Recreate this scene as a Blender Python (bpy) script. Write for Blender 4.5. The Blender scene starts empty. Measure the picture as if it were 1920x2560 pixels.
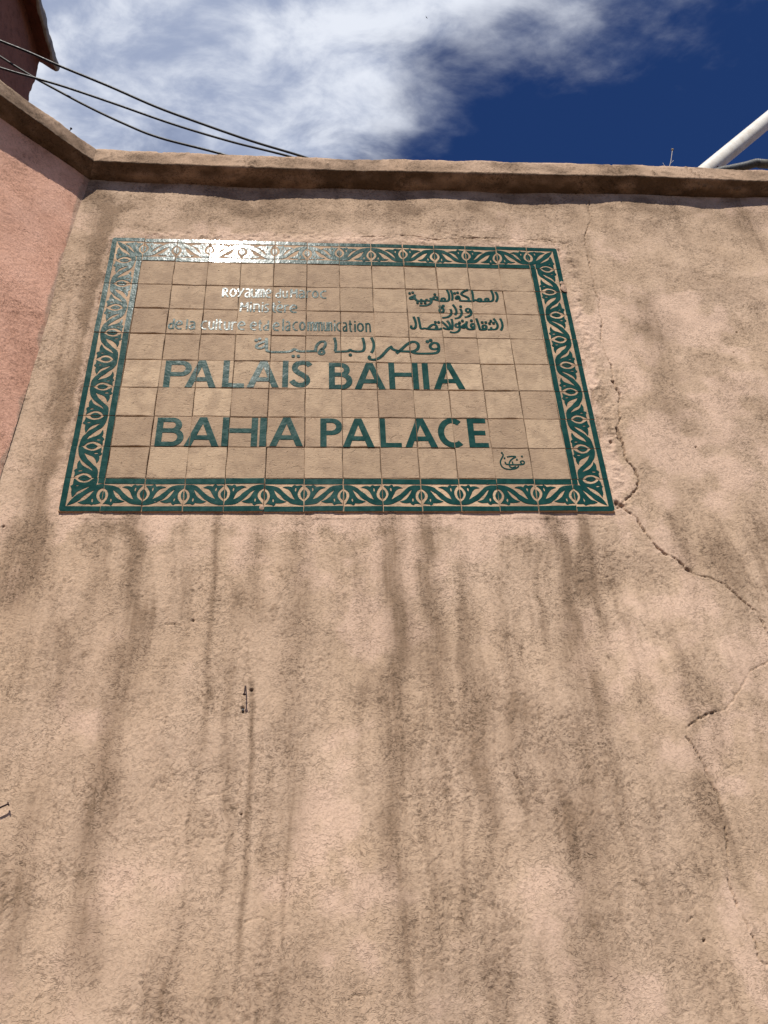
import bpy, bmesh, math, random
import numpy as np
from mathutils import Vector, Matrix

# ------------------------------------------------------------------ camera
sc = bpy.context.scene
col = sc.collection
ZO = 2.6945                      # height of the sign's lower edge above the street
F = 2050.0                       # focal length in photograph pixels (1920 x 2560)
R_ = np.array([0.99718659, -0.06311661, -0.04043752])
U_ = np.array([0.00085677, -0.52982742, 0.84810505])
D_ = np.array([0.07495442, 0.84575363, 0.52828273])
C_ = np.array([0.64664188, -1.75436439, -1.09448726 + ZO])
cam = bpy.data.cameras.new('camera')
cam.sensor_fit = 'HORIZONTAL'; cam.sensor_width = 36.0; cam.lens = 36.0 * F / 1920.0
cam.clip_start = 0.02; cam.clip_end = 2000
camo = bpy.data.objects.new('camera', cam); col.objects.link(camo)
camo.matrix_world = Matrix(((R_[0], U_[0], -D_[0], C_[0]), (R_[1], U_[1], -D_[1], C_[1]),
                            (R_[2], U_[2], -D_[2], C_[2]), (0, 0, 0, 1)))
sc.camera = camo
sc.render.resolution_x = 768; sc.render.resolution_y = 1024

# ------------------------------------------------------------------ sky, sun, exposure
SUN_EL = math.radians(51.6)
SUN_AZ = math.radians(10.5)      # west of the wall's normal
SUN = Vector((-math.sin(SUN_AZ) * math.cos(SUN_EL), -math.cos(SUN_AZ) * math.cos(SUN_EL), math.sin(SUN_EL)))
world = bpy.data.worlds.new('World'); sc.world = world; world.use_nodes = True


class NT:
    def __init__(s, tree):
        s.t = tree; s.n = tree.nodes; s.l = tree.links

    def new(s, kind, **kw):
        n = s.n.new(kind)
        for k, v in kw.items():
            if k.startswith('in_'):
                key = k[3:]
                key = int(key) if key.isdigit() else key.replace('_', ' ')
                s.set(n.inputs[key], v)
            else:
                setattr(n, k, v)
        return n

    def set(s, sock, v):
        if isinstance(v, bpy.types.NodeSocket):
            s.l.new(v, sock)
        else:
            sock.default_value = v

    def math(s, op, a, b=None, c=None, clamp=False):
        n = s.n.new('ShaderNodeMath'); n.operation = op; n.use_clamp = clamp
        for i, v in enumerate((a, b, c)):
            if v is not None:
                s.set(n.inputs[i], v)
        return n.outputs[0]

    def ramp(s, v, a, b, lo=0.0, hi=1.0):
        n = s.n.new('ShaderNodeMapRange'); n.interpolation_type = 'SMOOTHSTEP'
        s.set(n.inputs[0], v)
        for i, x in enumerate((a, b, lo, hi)):
            s.set(n.inputs[i + 1], x)
        return n.outputs[0]

    def mix(s, f, a, b, mode='MIX'):
        n = s.n.new('ShaderNodeMix'); n.data_type = 'RGBA'; n.blend_type = mode
        s.set(n.inputs[0], f)
        s.set(n.inputs[6], a if isinstance(a, bpy.types.NodeSocket) else (*a, 1))
        s.set(n.inputs[7], b if isinstance(b, bpy.types.NodeSocket) else (*b, 1))
        return n.outputs[2]

    def noise(s, vec, scale, detail=4, rough=.55, dist=0.0, out='Fac'):
        n = s.n.new('ShaderNodeTexNoise')
        s.set(n.inputs['Vector'], vec)
        n.inputs['Scale'].default_value = scale; n.inputs['Detail'].default_value = detail
        n.inputs['Roughness'].default_value = rough; n.inputs['Distortion'].default_value = dist
        return n.outputs[out]


def make_world():
    w = NT(world.node_tree)
    for n in list(w.n):
        w.n.remove(n)
    sky = w.new('ShaderNodeTexSky', sky_type='NISHITA', sun_disc=False)
    sky.sun_elevation = SUN_EL
    sky.sun_rotation = math.atan2(SUN.x, SUN.y)
    sky.altitude = 1500; sky.air_density = 1.0; sky.dust_density = 0.05; sky.ozone_density = 2.5
    tc = w.new('ShaderNodeTexCoord')
    sep = w.new('ShaderNodeSeparateXYZ', in_0=tc.outputs['Generated'])
    z = w.math('MAXIMUM', sep.outputs[2], 0.06)
    u = w.math('DIVIDE', sep.outputs[0], z); v = w.math('DIVIDE', sep.outputs[1], z)
    p = w.new('ShaderNodeCombineXYZ', in_0=u, in_1=v, in_2=0.0).outputs[0]
    # cloud sheet, wisps drawn out along one wind direction
    rot = w.new('ShaderNodeMapping'); w.set(rot.inputs[0], p)
    rot.inputs['Rotation'].default_value = (0, 0, math.radians(58)); rot.inputs['Scale'].default_value = (1.0, 1.7, 1)
    rot.inputs['Location'].default_value = (-8.763, 6.074, 0.4)
    q = rot.outputs[0]
    n1 = w.noise(q, 3.4, 9, .56, .22)
    n2 = w.noise(q, 8.0, 8, .60, .30)
    n3 = w.noise(p, 1.7, 3, .5)
    edge = w.math('SUBTRACT', w.math('ADD', u, w.math('MULTIPLY', v, 1.25)), .14)                                     # the cloud bank's edge runs across the sky
    bias = w.ramp(edge, 0.34, 1.16, 0.52, -0.42)
    # the bank is a broad band: beyond it, towards the sun, only scattered wisps remain
    bias = w.math('ADD', bias, w.ramp(edge, -.75, -.15, -.75, 0.0))
    s = w.math('ADD', w.math('ADD', w.math('MULTIPLY', n1, 1.15), w.math('MULTIPLY', n2, .35)), bias)
    cover = w.ramp(s, .53, 1.12, 0.0, 1.0)
    shade = w.ramp(w.math('ADD', w.math('MULTIPLY', n2, .7), w.math('MULTIPLY', n3, .4)), .42, .68, 0, 1)
    ccol = w.mix(shade, (.34, .40, .56), (.80, .84, .93))
    skycol = w.mix(1.0, sky.outputs[0], (.25, .42, .75), 'MULTIPLY')
    bg1 = w.new('ShaderNodeBackground', in_0=skycol, in_1=SKY_STRENGTH)
    bg2 = w.new('ShaderNodeBackground', in_0=ccol, in_1=CLOUD_STRENGTH)
    mx = w.new('ShaderNodeMixShader', in_0=cover, in_1=bg1.outputs[0], in_2=bg2.outputs[0])
    w.new('ShaderNodeOutputWorld', in_0=mx.outputs[0])


SKY_STRENGTH = 0.09
CLOUD_STRENGTH = 0.95
make_world()
sun = bpy.data.lights.new('sun', 'SUN'); sun.energy = 5.0; sun.angle = math.radians(0.53); sun.color = (1.0, .955, .88)
suno = bpy.data.objects.new('sun', sun); col.objects.link(suno)
suno.rotation_euler = SUN.to_track_quat('Z', 'Y').to_euler(); suno.location = (-2, -6, 12)
vs = sc.view_settings
vs.view_transform = 'Standard'; vs.look = 'None'; vs.gamma = 1; vs.use_curve_mapping = False
vs.exposure = 0.08

# ------------------------------------------------------------------ helpers
rng = np.random.default_rng(7)
random.seed(7)


def ray(px, py):
    return D_ + R_ * (px - 960) / F + U_ * (1280 - py) / F


def aty(px, py, y=0.0):
    d = ray(px, py)
    return C_ + d * (y - C_[1]) / d[1]


def wall2(px, py):               # photograph pixel -> (x, z above the sign's lower edge) on the wall plane
    p = aty(px, py); return np.array([p[0], p[2] - ZO])


def zoom(x0, y0, s):             # pixel of an enlarged view -> pixel of the photograph
    return lambda a, b: (x0 + a * s, y0 + b * s)


def tag(o, label=None, cat=None, group=None, kind=None):
    for k, v in (('label', label), ('category', cat), ('group', group), ('kind', kind)):
        if v:
            o[k] = v
    return o


def empty(name, loc):
    o = bpy.data.objects.new(name, None); o.location = loc; o.empty_display_size = .1
    col.objects.link(o); return o


def obj(name, me, mat=None, parent=None, loc=None, rot=None):
    o = bpy.data.objects.new(name, me); col.objects.link(o)
    if mat and not me.materials:
        me.materials.append(mat)
    if parent:
        o.parent = parent
    if loc is not None:
        o.location = loc
    if rot is not None:
        o.rotation_euler = rot
    return o


def mesh(name, vs_, fs, smooth=False):
    me = bpy.data.meshes.new(name); me.from_pydata([tuple(map(float, v)) for v in vs_], [], fs); me.update()
    if smooth:
        me.shade_smooth()
    return me


def grid_mesh(name, X, Y, Z, keep=None, attrs=None):
    """big height field straight from arrays (rows x columns)"""
    nr, nc = X.shape
    idx = np.arange(nr * nc).reshape(nr, nc)
    q = np.stack([idx[:-1, :-1], idx[:-1, 1:], idx[1:, 1:], idx[1:, :-1]], -1)
    q = q[keep] if keep is not None else q.reshape(-1, 4)
    used = np.zeros(nr * nc, bool); used[q.ravel()] = True
    remap = np.cumsum(used) - 1
    q = remap[q].astype(np.int32)
    co = np.stack([X, Y, Z], -1).reshape(-1, 3)[used].astype(np.float32)
    me = bpy.data.meshes.new(name)
    me.vertices.add(len(co)); me.vertices.foreach_set('co', co.ravel())
    me.loops.add(q.size); me.loops.foreach_set('vertex_index', q.ravel())
    me.polygons.add(len(q)); me.polygons.foreach_set('loop_start', np.arange(0, q.size, 4, dtype=np.int32))
    for k, a in (attrs or {}).items():
        at = me.attributes.new(k, 'FLOAT', 'POINT'); at.data.foreach_set('value', a.ravel()[used].astype(np.float32))
    me.update(calc_edges=True); me.shade_smooth()
    return me


def fbm(shape, step, L, power=2.0, seed=0, aniso=(1, 1), cut=None):
    """gaussian random field, correlation length L metres, zero mean and unit deviation"""
    r = np.random.default_rng(seed)
    ky = np.fft.fftfreq(shape[0], step)[:, None] * aniso[0]; kx = np.fft.rfftfreq(shape[1], step)[None, :] * aniso[1]
    k2 = (kx ** 2 + ky ** 2) * (L ** 2) * 6.0
    amp = (1 + k2) ** (-power * .5)
    if cut:
        amp = amp * np.exp(-(kx ** 2 + ky ** 2) * cut ** 2)
    f = np.fft.irfft2(np.fft.rfft2(r.standard_normal(shape)) * amp, s=shape)
    f -= f.mean(); return f / f.std()


def sm(x, a, b):
    t = np.clip((x - a) / (b - a), 0, 1); return t * t * (3 - 2 * t)


def lic(noise, ang, n):
    """noise smeared along the stroke direction: trowel and brush marks"""
    nr, nc = noise.shape
    acc = noise.copy()
    for sgn in (1, -1):
        y, x = np.meshgrid(np.arange(nr, dtype=np.float32), np.arange(nc, dtype=np.float32), indexing='ij')
        for k in range(n):
            iy = np.clip(y.astype(np.int32), 0, nr - 1); ix = np.clip(x.astype(np.int32), 0, nc - 1)
            a = ang[iy, ix]
            x += sgn * np.cos(a); y += sgn * np.sin(a)
            iy = np.clip(y.astype(np.int32), 0, nr - 1); ix = np.clip(x.astype(np.int32), 0, nc - 1)
            acc += noise[iy, ix]
    acc -= acc.mean(); return acc / acc.std()


def poly_dist(XX, ZZ, pts, widths, reach):
    """distance to a polyline divided by its local half width, plus position along it (only near it)"""
    out = np.full(XX.shape, 99.0, np.float32); along = np.zeros(XX.shape, np.float32)
    n = len(pts) - 1
    xs, zs = XX[0], ZZ[:, 0]
    for i in range(n):
        a, b = np.array(pts[i]), np.array(pts[i + 1])
        wa, wb = widths[i], widths[i + 1]
        m = reach * max(wa, wb) + .03
        j0, j1 = np.searchsorted(xs, (min(a[0], b[0]) - m, max(a[0], b[0]) + m))
        i0, i1 = np.searchsorted(zs, (min(a[1], b[1]) - m, max(a[1], b[1]) + m))
        if j1 <= j0 or i1 <= i0:
            continue
        x = XX[i0:i1, j0:j1]; z = ZZ[i0:i1, j0:j1]
        d = b - a; L2 = max(d @ d, 1e-12)
        t = np.clip(((x - a[0]) * d[0] + (z - a[1]) * d[1]) / L2, 0, 1)
        dist = np.hypot(x - a[0] - t * d[0], z - a[1] - t * d[1]) / (wa + (wb - wa) * t)
        o = out[i0:i1, j0:j1]; al = along[i0:i1, j0:j1]
        c = dist < o
        o[c] = dist[c]; al[c] = ((i + t) / n)[c]
    return out, along


# ------------------------------------------------------------------ materials
def material(name):
    m = bpy.data.materials.new(name); m.use_nodes = True
    t = NT(m.node_tree)
    b = t.n['Principled BSDF']
    return m, t, b


def attr(t, name):
    return t.new('ShaderNodeAttribute', attribute_name=name).outputs['Fac']


def bump(t, b, h, strength, dist, normal=None):
    n = t.new('ShaderNodeBump'); n.inputs['Strength'].default_value = strength; n.inputs['Distance'].default_value = dist
    t.set(n.inputs['Height'], h)
    if normal:
        t.set(n.inputs['Normal'], normal)
    t.set(b.inputs['Normal'], n.outputs[0]); return n.outputs[0]


SCRATCH = .60


def plaster_material(name, c_a, c_b, c_dirt_shade, c_lite, use_attr=True, c_edge=None):
    m, t, b = material(name)
    tc = t.new('ShaderNodeTexCoord'); P = tc.outputs['Object']
    big = t.noise(P, 2.2, 3, .6, .4)
    mid = t.noise(P, 16, 3, .65)
    fine = t.noise(P, 190, 3, .6)
    c = t.mix(t.ramp(big, .35, .66), c_a, c_b)
    if c_edge:
        c = t.mix(attr(t, 'strip'), c, c_edge)
    if use_attr:
        dirt_shade = attr(t, 'dirt_shade'); lite = attr(t, 'lite'); pit = attr(t, 'pit')
    else:
        dirt_shade = t.math('MULTIPLY', t.ramp(mid, .42, .75), .55)
        lite = 0.0
        pit = t.math('MULTIPLY', t.ramp(t.noise(P, 60, 4, .7, 1.2), .55, .72), .5)
    c = t.mix(lite, c, c_lite)
    dd = t.math('MULTIPLY', dirt_shade, t.math('ADD', .62, t.math('MULTIPLY', mid, .76)), clamp=True)
    c = t.mix(dd, c, c_dirt_shade)
    c = t.mix(t.math('MULTIPLY', pit, .60, clamp=True), c, tuple(v * .62 for v in c_dirt_shade))
    c = t.mix(t.ramp(fine, .30, .72, 0.0, .22), c, tuple(v * .55 for v in c_b))
    t.set(b.inputs['Base Color'], c)
    b.inputs['Roughness'].default_value = .93; b.inputs['Specular IOR Level'].default_value = .18
    # short curled scratches left by the float, finer than the mesh
    warp = t.new('ShaderNodeVectorMath', operation='MULTIPLY_ADD')
    t.set(warp.inputs[0], t.noise(P, 22, 2, .5, 0, 'Color')); warp.inputs[1].default_value = (.04, .04, .06); 
    stt = t.new('ShaderNodeMapping'); t.set(stt.inputs[0], P); stt.inputs['Scale'].default_value = (.55, 1, 1.15); t.set(warp.inputs[2], stt.outputs[0])
    line = t.math('ABSOLUTE', t.math('SUBTRACT', t.noise(warp.outputs[0], 62, 3, .6), .5))
    seg = t.ramp(t.noise(P, 75, 2, .6), .47, .62)
    den = t.ramp(t.noise(P, 9, 4, .6), .34, .66, .35, 1.0)
    scr = t.math('MULTIPLY', t.math('MULTIPLY', t.ramp(line, .012, .034, 1.0, 0.0), seg), den)
    line2 = t.math('ABSOLUTE', t.math('SUBTRACT', t.noise(warp.outputs[0], 105, 2, .6), .5))
    scr2 = t.math('MULTIPLY', t.math('MULTIPLY', t.ramp(line2, .018, .05, 1.0, 0.0), t.ramp(fine, .42, .56)), den)
    scr = t.math('MAXIMUM', scr, t.math('MULTIPLY', scr2, .8))
    c = t.mix(t.math('MULTIPLY', scr, t.math('ADD', SCRATCH * .62, t.math('MULTIPLY', dirt_shade, .75)), clamp=True), c, tuple(v * .50 for v in c_dirt_shade))
    t.set(b.inputs['Base Color'], c)
    h = t.math('MULTIPLY', fine, 1.4)
    h = t.math('SUBTRACT', h, t.math('MULTIPLY', scr, 1.1))
    bump(t, b, h, .62, .0016)
    return m


M_WALL = plaster_material('plaster', (.592, .426, .298), (.545, .386, .258), (.262, .176, .112), (.68, .480, .350))
M_COPE = plaster_material('coping_plaster', (.50, .35, .24), (.45, .305, .20), (.105, .066, .038), (.58, .41, .29))  # near-black third tone: soffit grime with its shade painted in
M_PINK = plaster_material('pink_plaster', (.83, .480, .335), (.78, .435, .295), (.52, .27, .175), (.85, .53, .39), c_edge=(.46, .33, .235))
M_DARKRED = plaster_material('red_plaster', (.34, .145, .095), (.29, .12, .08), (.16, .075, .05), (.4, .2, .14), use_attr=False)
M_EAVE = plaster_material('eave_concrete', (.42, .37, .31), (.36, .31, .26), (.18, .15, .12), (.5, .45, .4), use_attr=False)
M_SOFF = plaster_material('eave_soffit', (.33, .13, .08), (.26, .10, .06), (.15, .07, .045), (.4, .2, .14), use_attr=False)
M_MORTAR = plaster_material('mortar', (.32, .215, .145), (.26, .17, .115), (.09, .06, .04), (.3, .2, .15), use_attr=False)
M_LUMP = plaster_material('mortar_lump', (.50, .34, .24), (.44, .30, .21), (.30, .20, .14), (.6, .42, .3), use_attr=False)
M_STREET = plaster_material('street_paving', (.16, .125, .10), (.13, .10, .08), (.08, .065, .05), (.3, .2, .2), use_attr=False)
M_ROOF = plaster_material('roof_screed', (.36, .26, .20), (.32, .22, .17), (.18, .13, .10), (.3, .2, .2), use_attr=False)


def tile_material(name, tone):
    m, t, b = material(name)
    tc = t.new('ShaderNodeTexCoord'); P = tc.outputs['Object']
    oi = t.new('ShaderNodeObjectInfo')
    off = t.new('ShaderNodeVectorMath', operation='ADD'); t.set(off.inputs[0], P)
    rv = t.new('ShaderNodeCombineXYZ', in_0=t.math('MULTIPLY', oi.outputs['Random'], 37.0), in_1=t.math('MULTIPLY', oi.outputs['Random'], 91.0), in_2=0.0)
    t.set(off.inputs[1], rv.outputs[0]); Q = off.outputs[0]
    r2 = t.math('FRACT', t.math('MULTIPLY', oi.outputs['Random'], 17.31))
    c = t.mix(oi.outputs['Random'], tuple(v * s for v, s in zip((.385, .272, .172), tone)), tuple(v * s for v, s in zip((.535, .388, .248), tone)))
    c = t.mix(t.math('MULTIPLY', r2, .55), c, (.325, .218, .138))
    blotch = t.noise(Q, 26, 4, .6, .3)
    c = t.mix(t.ramp(blotch, .36, .70, 0, .55), c, (.25, .168, .108))
    mp = t.new('ShaderNodeMapping'); t.set(mp.inputs[0], Q); mp.inputs['Scale'].default_value = (1.0, 1, 2.6)
    grain = t.noise(mp.outputs[0], 95, 4, .65, .8)
    pitv = t.ramp(t.noise(Q, 130, 3, .55), .67, .78)
    c = t.mix(t.math('MULTIPLY', pitv, .5), c, (.17, .11, .075))
    c = t.mix(t.ramp(t.noise(Q, 210, 2, .5), .70, .8, 0, .5), c, (.66, .53, .42))
    t.set(b.inputs['Base Color'], c)
    b.inputs['Roughness'].default_value = .82; b.inputs['Specular IOR Level'].default_value = .25
    dents = t.ramp(t.noise(Q, 45, 4, .7, 1.0), .56, .74)
    h = t.math('SUBTRACT', t.math('ADD', t.math('MULTIPLY', grain, .8), t.math('MULTIPLY', blotch, .9)), t.math('ADD', t.math('MULTIPLY', pitv, .7), t.math('MULTIPLY', dents, .55)))
    bump(t, b, h, 1.0, .0022)
    return m


M_TILE = tile_material('terracotta', (1, 1, 1))
M_BISQUE = tile_material('scraped_terracotta', (1.22, 1.16, 1.12))


def glaze_material():
    m, t, b = material('green_glaze')
    tc = t.new('ShaderNodeTexCoord'); P = tc.outputs['Object']
    oi = t.new('ShaderNodeObjectInfo')
    off = t.new('ShaderNodeVectorMath', operation='ADD'); t.set(off.inputs[0], P)
    t.set(off.inputs[1], t.new('ShaderNodeCombineXYZ', in_0=t.math('MULTIPLY', oi.outputs['Random'], 53.0), in_1=0.0, in_2=t.math('MULTIPLY', oi.outputs['Random'], 29.0)).outputs[0])
    Q = off.outputs[0]
    n = t.noise(Q, 45, 4, .6, .4)
    c = t.mix(t.ramp(n, .34, .70), (.0080, .040, .030), (.016, .064, .049))
    c = t.mix(t.math('MULTIPLY', oi.outputs['Random'], .35), c, (.009, .052, .045))
    c = t.mix(t.ramp(t.noise(Q, 150, 3, .6), .70, .76, 0, .8), c, (.22, .20, .15))
    t.set(b.inputs['Base Color'], c)
    t.set(b.inputs['Roughness'], t.ramp(n, .3, .7, .20, .27))
    b.inputs['Specular IOR Level'].default_value = .07; b.inputs['Coat Weight'].default_value = .42; b.inputs['Coat Roughness'].default_value = .105
    h = t.math('ADD', t.math('MULTIPLY', t.noise(Q, 38, 2, .5), 1.0), t.math('MULTIPLY', t.noise(Q, 160, 2, .5), .30))
    t.set(b.inputs['Coat Normal'], bump(t, b, h, .38, .0016))
    return m


M_GLAZE = glaze_material()


def simple(name, c1, c2, scale, rough, metal=0.0, spec=.5, bd=.0006):
    m, t, b = material(name)
    P = t.new('ShaderNodeTexCoord').outputs['Object']
    n = t.noise(P, scale, 5, .62, .3)
    t.set(b.inputs['Base Color'], t.mix(t.ramp(n, .35, .68), c1, c2))
    t.set(b.inputs['Roughness'], t.ramp(n, .3, .7, rough, min(1, rough + .2)))
    b.inputs['Metallic'].default_value = metal; b.inputs['Specular IOR Level'].default_value = spec
    bump(t, b, t.noise(P, scale * 6, 3, .6), .4, bd)
    return m


M_CABLE = simple('cable_rubber', (.016, .016, .015), (.040, .038, .034), 90, .42)
M_PIPE = simple('white_painted_pipe', (.74, .70, .62), (.60, .54, .45), 26, .38)
M_COND = simple('grey_conduit', (.060, .062, .060), (.10, .10, .095), 60, .45)
M_FIT = simple('olive_fitting', (.12, .115, .085), (.08, .078, .06), 60, .5)
M_RUST = simple('rusty_iron', (.040, .018, .014), (.022, .010, .009), 300, .75)
M_STRAW = simple('dry_stalk', (.55, .50, .42), (.40, .34, .27), 200, .8)
M_SEED = simple('dry_seed_head', (.30, .23, .13), (.20, .14, .08), 400, .85)
M_PLUG = simple('grey_plug', (.16, .17, .16), (.05, .05, .05), 500, .6)
M_BIRD = simple('bird_dark', (.03, .03, .035), (.05, .05, .05), 60, .8)

# ------------------------------------------------------------------ the street and the roof behind the wall
st = mesh('street', [(-120, -120, 0), (120, -120, 0), (120, 120, 0), (-120, 120, 0)], [(0, 1, 2, 3)])
tag(obj('street', st, M_STREET), 'tan paved street in front of the plaster wall', kind='structure')

# ------------------------------------------------------------------ main plaster wall
STEP = 0.0025
fx = np.arange(-0.21, 2.46, STEP); fz = np.arange(-1.32, 1.2851, STEP)
XX, ZZ = np.meshgrid(fx, fz)
SH = XX.shape
d1 = zoom(0, 0, 1.15732)                       # the full view
zc = zoom(1300, 500, .4522); zr = zoom(960, 1280, .5787); zl = zoom(0, 1280, .5787)
zt = zoom(740, 580, .44605); zn = zoom(500, 1640, .14467); zt2 = zoom(1120, 200, .4822)


def trace(f, pts):
    return [wall2(*f(a, b)) for a, b in pts]


wx = fbm(SH, STEP, .10, 3, 11) * .012; wz = fbm(SH, STEP, .10, 3, 12) * .012
XW, ZW = XX + wx, ZZ + wz


def rough_line(pts, amp, seed, sub=.006):
    r = np.random.default_rng(seed); out = []
    for a, b in zip(pts[:-1], pts[1:]):
        n = max(1, int(np.linalg.norm(b - a) / sub))
        for k in range(n):
            out.append(a + (b - a) * k / n + (r.normal(0, amp, 2) if k else 0))
    out.append(pts[-1]); return out


# --- stroke texture
ang = fbm(SH, STEP, .16, 3.2, 21, cut=.02) * 1.05 + .25 + .35 * np.sin(XX * 5 + 1.2) * np.cos(ZZ * 4)
base = np.random.default_rng(22).standard_normal(SH)
L1 = lic(base, ang + .9 * fbm(SH, STEP, .03, 3, 27, cut=.005), 2)
L2 = lic(fbm(SH, STEP, .002, 2.0, 23), ang + .4 * fbm(SH, STEP, .05, 3, 24, cut=.006), 8)
L3 = lic(np.random.default_rng(25).standard_normal(SH), ang * 1.6 + 1.2 * fbm(SH, STEP, .012, 3, 26, cut=.003), 3)
patch = fbm(SH, STEP, .14, 2.6, 31)
patch2 = fbm(SH, STEP, .05, 2.4, 32)
rough = np.clip(.62 + .34 * patch + .22 * patch2, .12, 1.45)     # how coarse the surface is here
# distance to the sign's rectangle: smoother repair plaster around it
dxr = np.maximum(np.maximum(-XX, XX - 1.4), 0); dzr = np.maximum(np.maximum(-ZZ, ZZ - 1.0), 0)
ds = np.hypot(dxr, dzr)
around = (1 - sm(ds * np.where(XX < 0, 2.2, 1) + .014 * patch2 + .010 * patch, .022, .060)) * (ZZ > -.06)
rough = rough * (1 - .45 * around)
stroke = np.clip((-(L3 * .85 + L1 * .5) - .95) * 1.3, 0, 1.4) * rough
H = (.00019 * L1 + .00015 * L2 * (.3 + .7 * sm(patch2, -.2, 1.2)) + .00016 * L3) * (.45 + .65 * rough) - .00042 * stroke
H += .00016 * fbm(SH, STEP, .016, 2.6, 41) * (.4 + .6 * rough)
und = .0042 * fbm(SH, STEP, .24, 3.6, 42, cut=.05) + .0009 * fbm(SH, STEP, .07, 3.2, 43, cut=.012)
H += und * np.clip(.15 + ds / .25, 0, 1)
# a raised lip of plaster where the tiles were let in
H += .0018 * np.exp(-((ds - .016) / .018) ** 2) * np.clip(.5 + .6 * patch2, 0, 1.4) * (ZZ > -.02) - .0018 * np.exp(-(ds / .007) ** 2) * (patch2 < .3)
# crumbling lumps above the sign's top edge and down its right side
lump = np.exp(-((ZZ - 1.035 - .008 * patch) / .022) ** 2) * (XX > .1) * (XX < 1.45) + np.exp(-((XX - 1.435 - .006 * patch) / .02) ** 2) * (ZZ > .0) * (ZZ < 1.03)
H += .0014 * lump * np.clip(fbm(SH, STEP, .012, 2.6, 44) + .3, -1, 2)

# --- stains that ran down the wall, traced (full-view coordinates): points, half width m, strength
STREAKS = [
    ([(838, 1085), (850, 1230), (880, 1350), (868, 1480), (850, 1640), (845, 1760), (862, 1900), (880, 2060), (890, 2230)], .017, .80),
    ([(910, 1085), (925, 1230), (950, 1350), (965, 1420), (948, 1560)], .015, .75),
    ([(930, 1400), (975, 1560), (1000, 1660)], .022, .45),
    ([(820, 1470), (830, 1640), (845, 1760)], .020, .50),
    ([(470, 1085), (462, 1260), (452, 1400), (446, 1560), (430, 1720)], .006, .55),
    ([(556, 1085), (552, 1260), (548, 1400)], .016, .45),
    ([(545, 1480), (543, 1640), (534, 1800), (526, 1930), (512, 2090), (500, 2230)], .0048, .80),
    ([(652, 1085), (650, 1230), (645, 1350), (640, 1480), (632, 1650), (618, 1850), (600, 2230)], .020, .50),
    ([(640, 1620), (628, 1760), (614, 1930), (596, 2230)], .0045, .50),
    ([(288, 1085), (284, 1240), (275, 1340), (250, 1480), (235, 1560), (215, 1700), (190, 1900), (150, 2230)], .019, .70),
    ([(205, 1085), (196, 1200), (192, 1290), (170, 1420), (140, 1560), (100, 1760)], .011, .34),
    ([(215, 1640), (200, 1800), (180, 1960), (160, 2100), (140, 2230)], .013, .55),
    ([(240, 1640), (215, 1830), (200, 1960), (170, 2230)], .010, .40),
    ([(140, 1390), (128, 1470), (110, 1560)], .020, .50),
    ([(60, 1700), (45, 1900), (20, 2080), (10, 2220)], .018, .45),
    ([(20, 1130), (10, 1250), (0, 1340)], .020, .60),
    ([(1190, 1085), (1205, 1170), (1225, 1240), (1232, 1300), (1255, 1400), (1270, 1500)], .014, .75),
    ([(1255, 1085), (1270, 1180), (1290, 1270), (1310, 1340), (1320, 1420)], .010, .65),
    ([(1235, 1330), (1262, 1450), (1270, 1540), (1262, 1640), (1255, 1760), (1265, 1880), (1280, 2020), (1290, 2230)], .026, .60),
    ([(1245, 1760), (1262, 1830), (1270, 1900)], .026, .55),
    ([(1265, 1980), (1290, 2060), (1285, 2180)], .032, .50),
    ([(1455, 1110), (1475, 1190), (1500, 1240)], .013, .50),
    ([(1540, 1490), (1555, 1600), (1570, 1680)], .016, .40),
    ([(860, 1880), (872, 1990), (880, 2080), (895, 2200)], .008, .60),
    ([(1070, 1980), (1085, 2080), (1080, 2200)], .014, .35),
    ([(228, 420), (212, 560), (192, 680), (168, 800)], .024, .85),
    ([(178, 740), (145, 900), (112, 1020), (80, 1130), (40, 1300), (10, 1420)], .024, .80),
    ([(150, 640), (130, 760), (100, 900)], .008, .35),
    ([(290, 440), (250, 455), (215, 470)], .018, .55),
    ([(520, 445), (560, 455), (600, 450)], .020, .50),
    ([(840, 440), (880, 452), (930, 455)], .020, .55),
    ([(1020, 445), (1070, 470), (1110, 470)], .018, .40),
    ([(1225, 620), (1232, 700), (1262, 760)], .014, .55),
    ([(1395, 640), (1420, 760), (1470, 880), (1480, 960)], .028, .40),
    ([(1590, 430), (1620, 500), (1650, 560)], .022, .55),
    ([(1235, 560), (1225, 600), (1225, 640)], .018, .40),
]
dirt_shade = np.zeros(SH, np.float32)
vfine = fbm(SH, STEP, .012, 1.8, 51, aniso=(9, .6))
for i, (pts, w, s) in enumerate(STREAKS):
    P = trace(d1, pts)
    w2 = w * (1.9 if w > .009 else 1.5)
    d, al = poly_dist(XX + wx * (.8 if w > .009 else .2), ZZ + wz, P, [w2] * len(P), 2.6)
    g = np.exp(-(d * 1.05) ** 2) * min(1, s * 1.3) * np.clip(sm(al, -.12, .03) * (1 - .85 * sm(al, .7, 1.0)), 0, 1)
    dirt_shade = np.maximum(dirt_shade, g * np.clip(1 + .13 * vfine, .5, 1.4) + .35 * np.minimum(dirt_shade, g))
blot = .5 * patch + .35 * patch2 + .45 * fbm(SH, STEP, .30, 3, 52)
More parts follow.
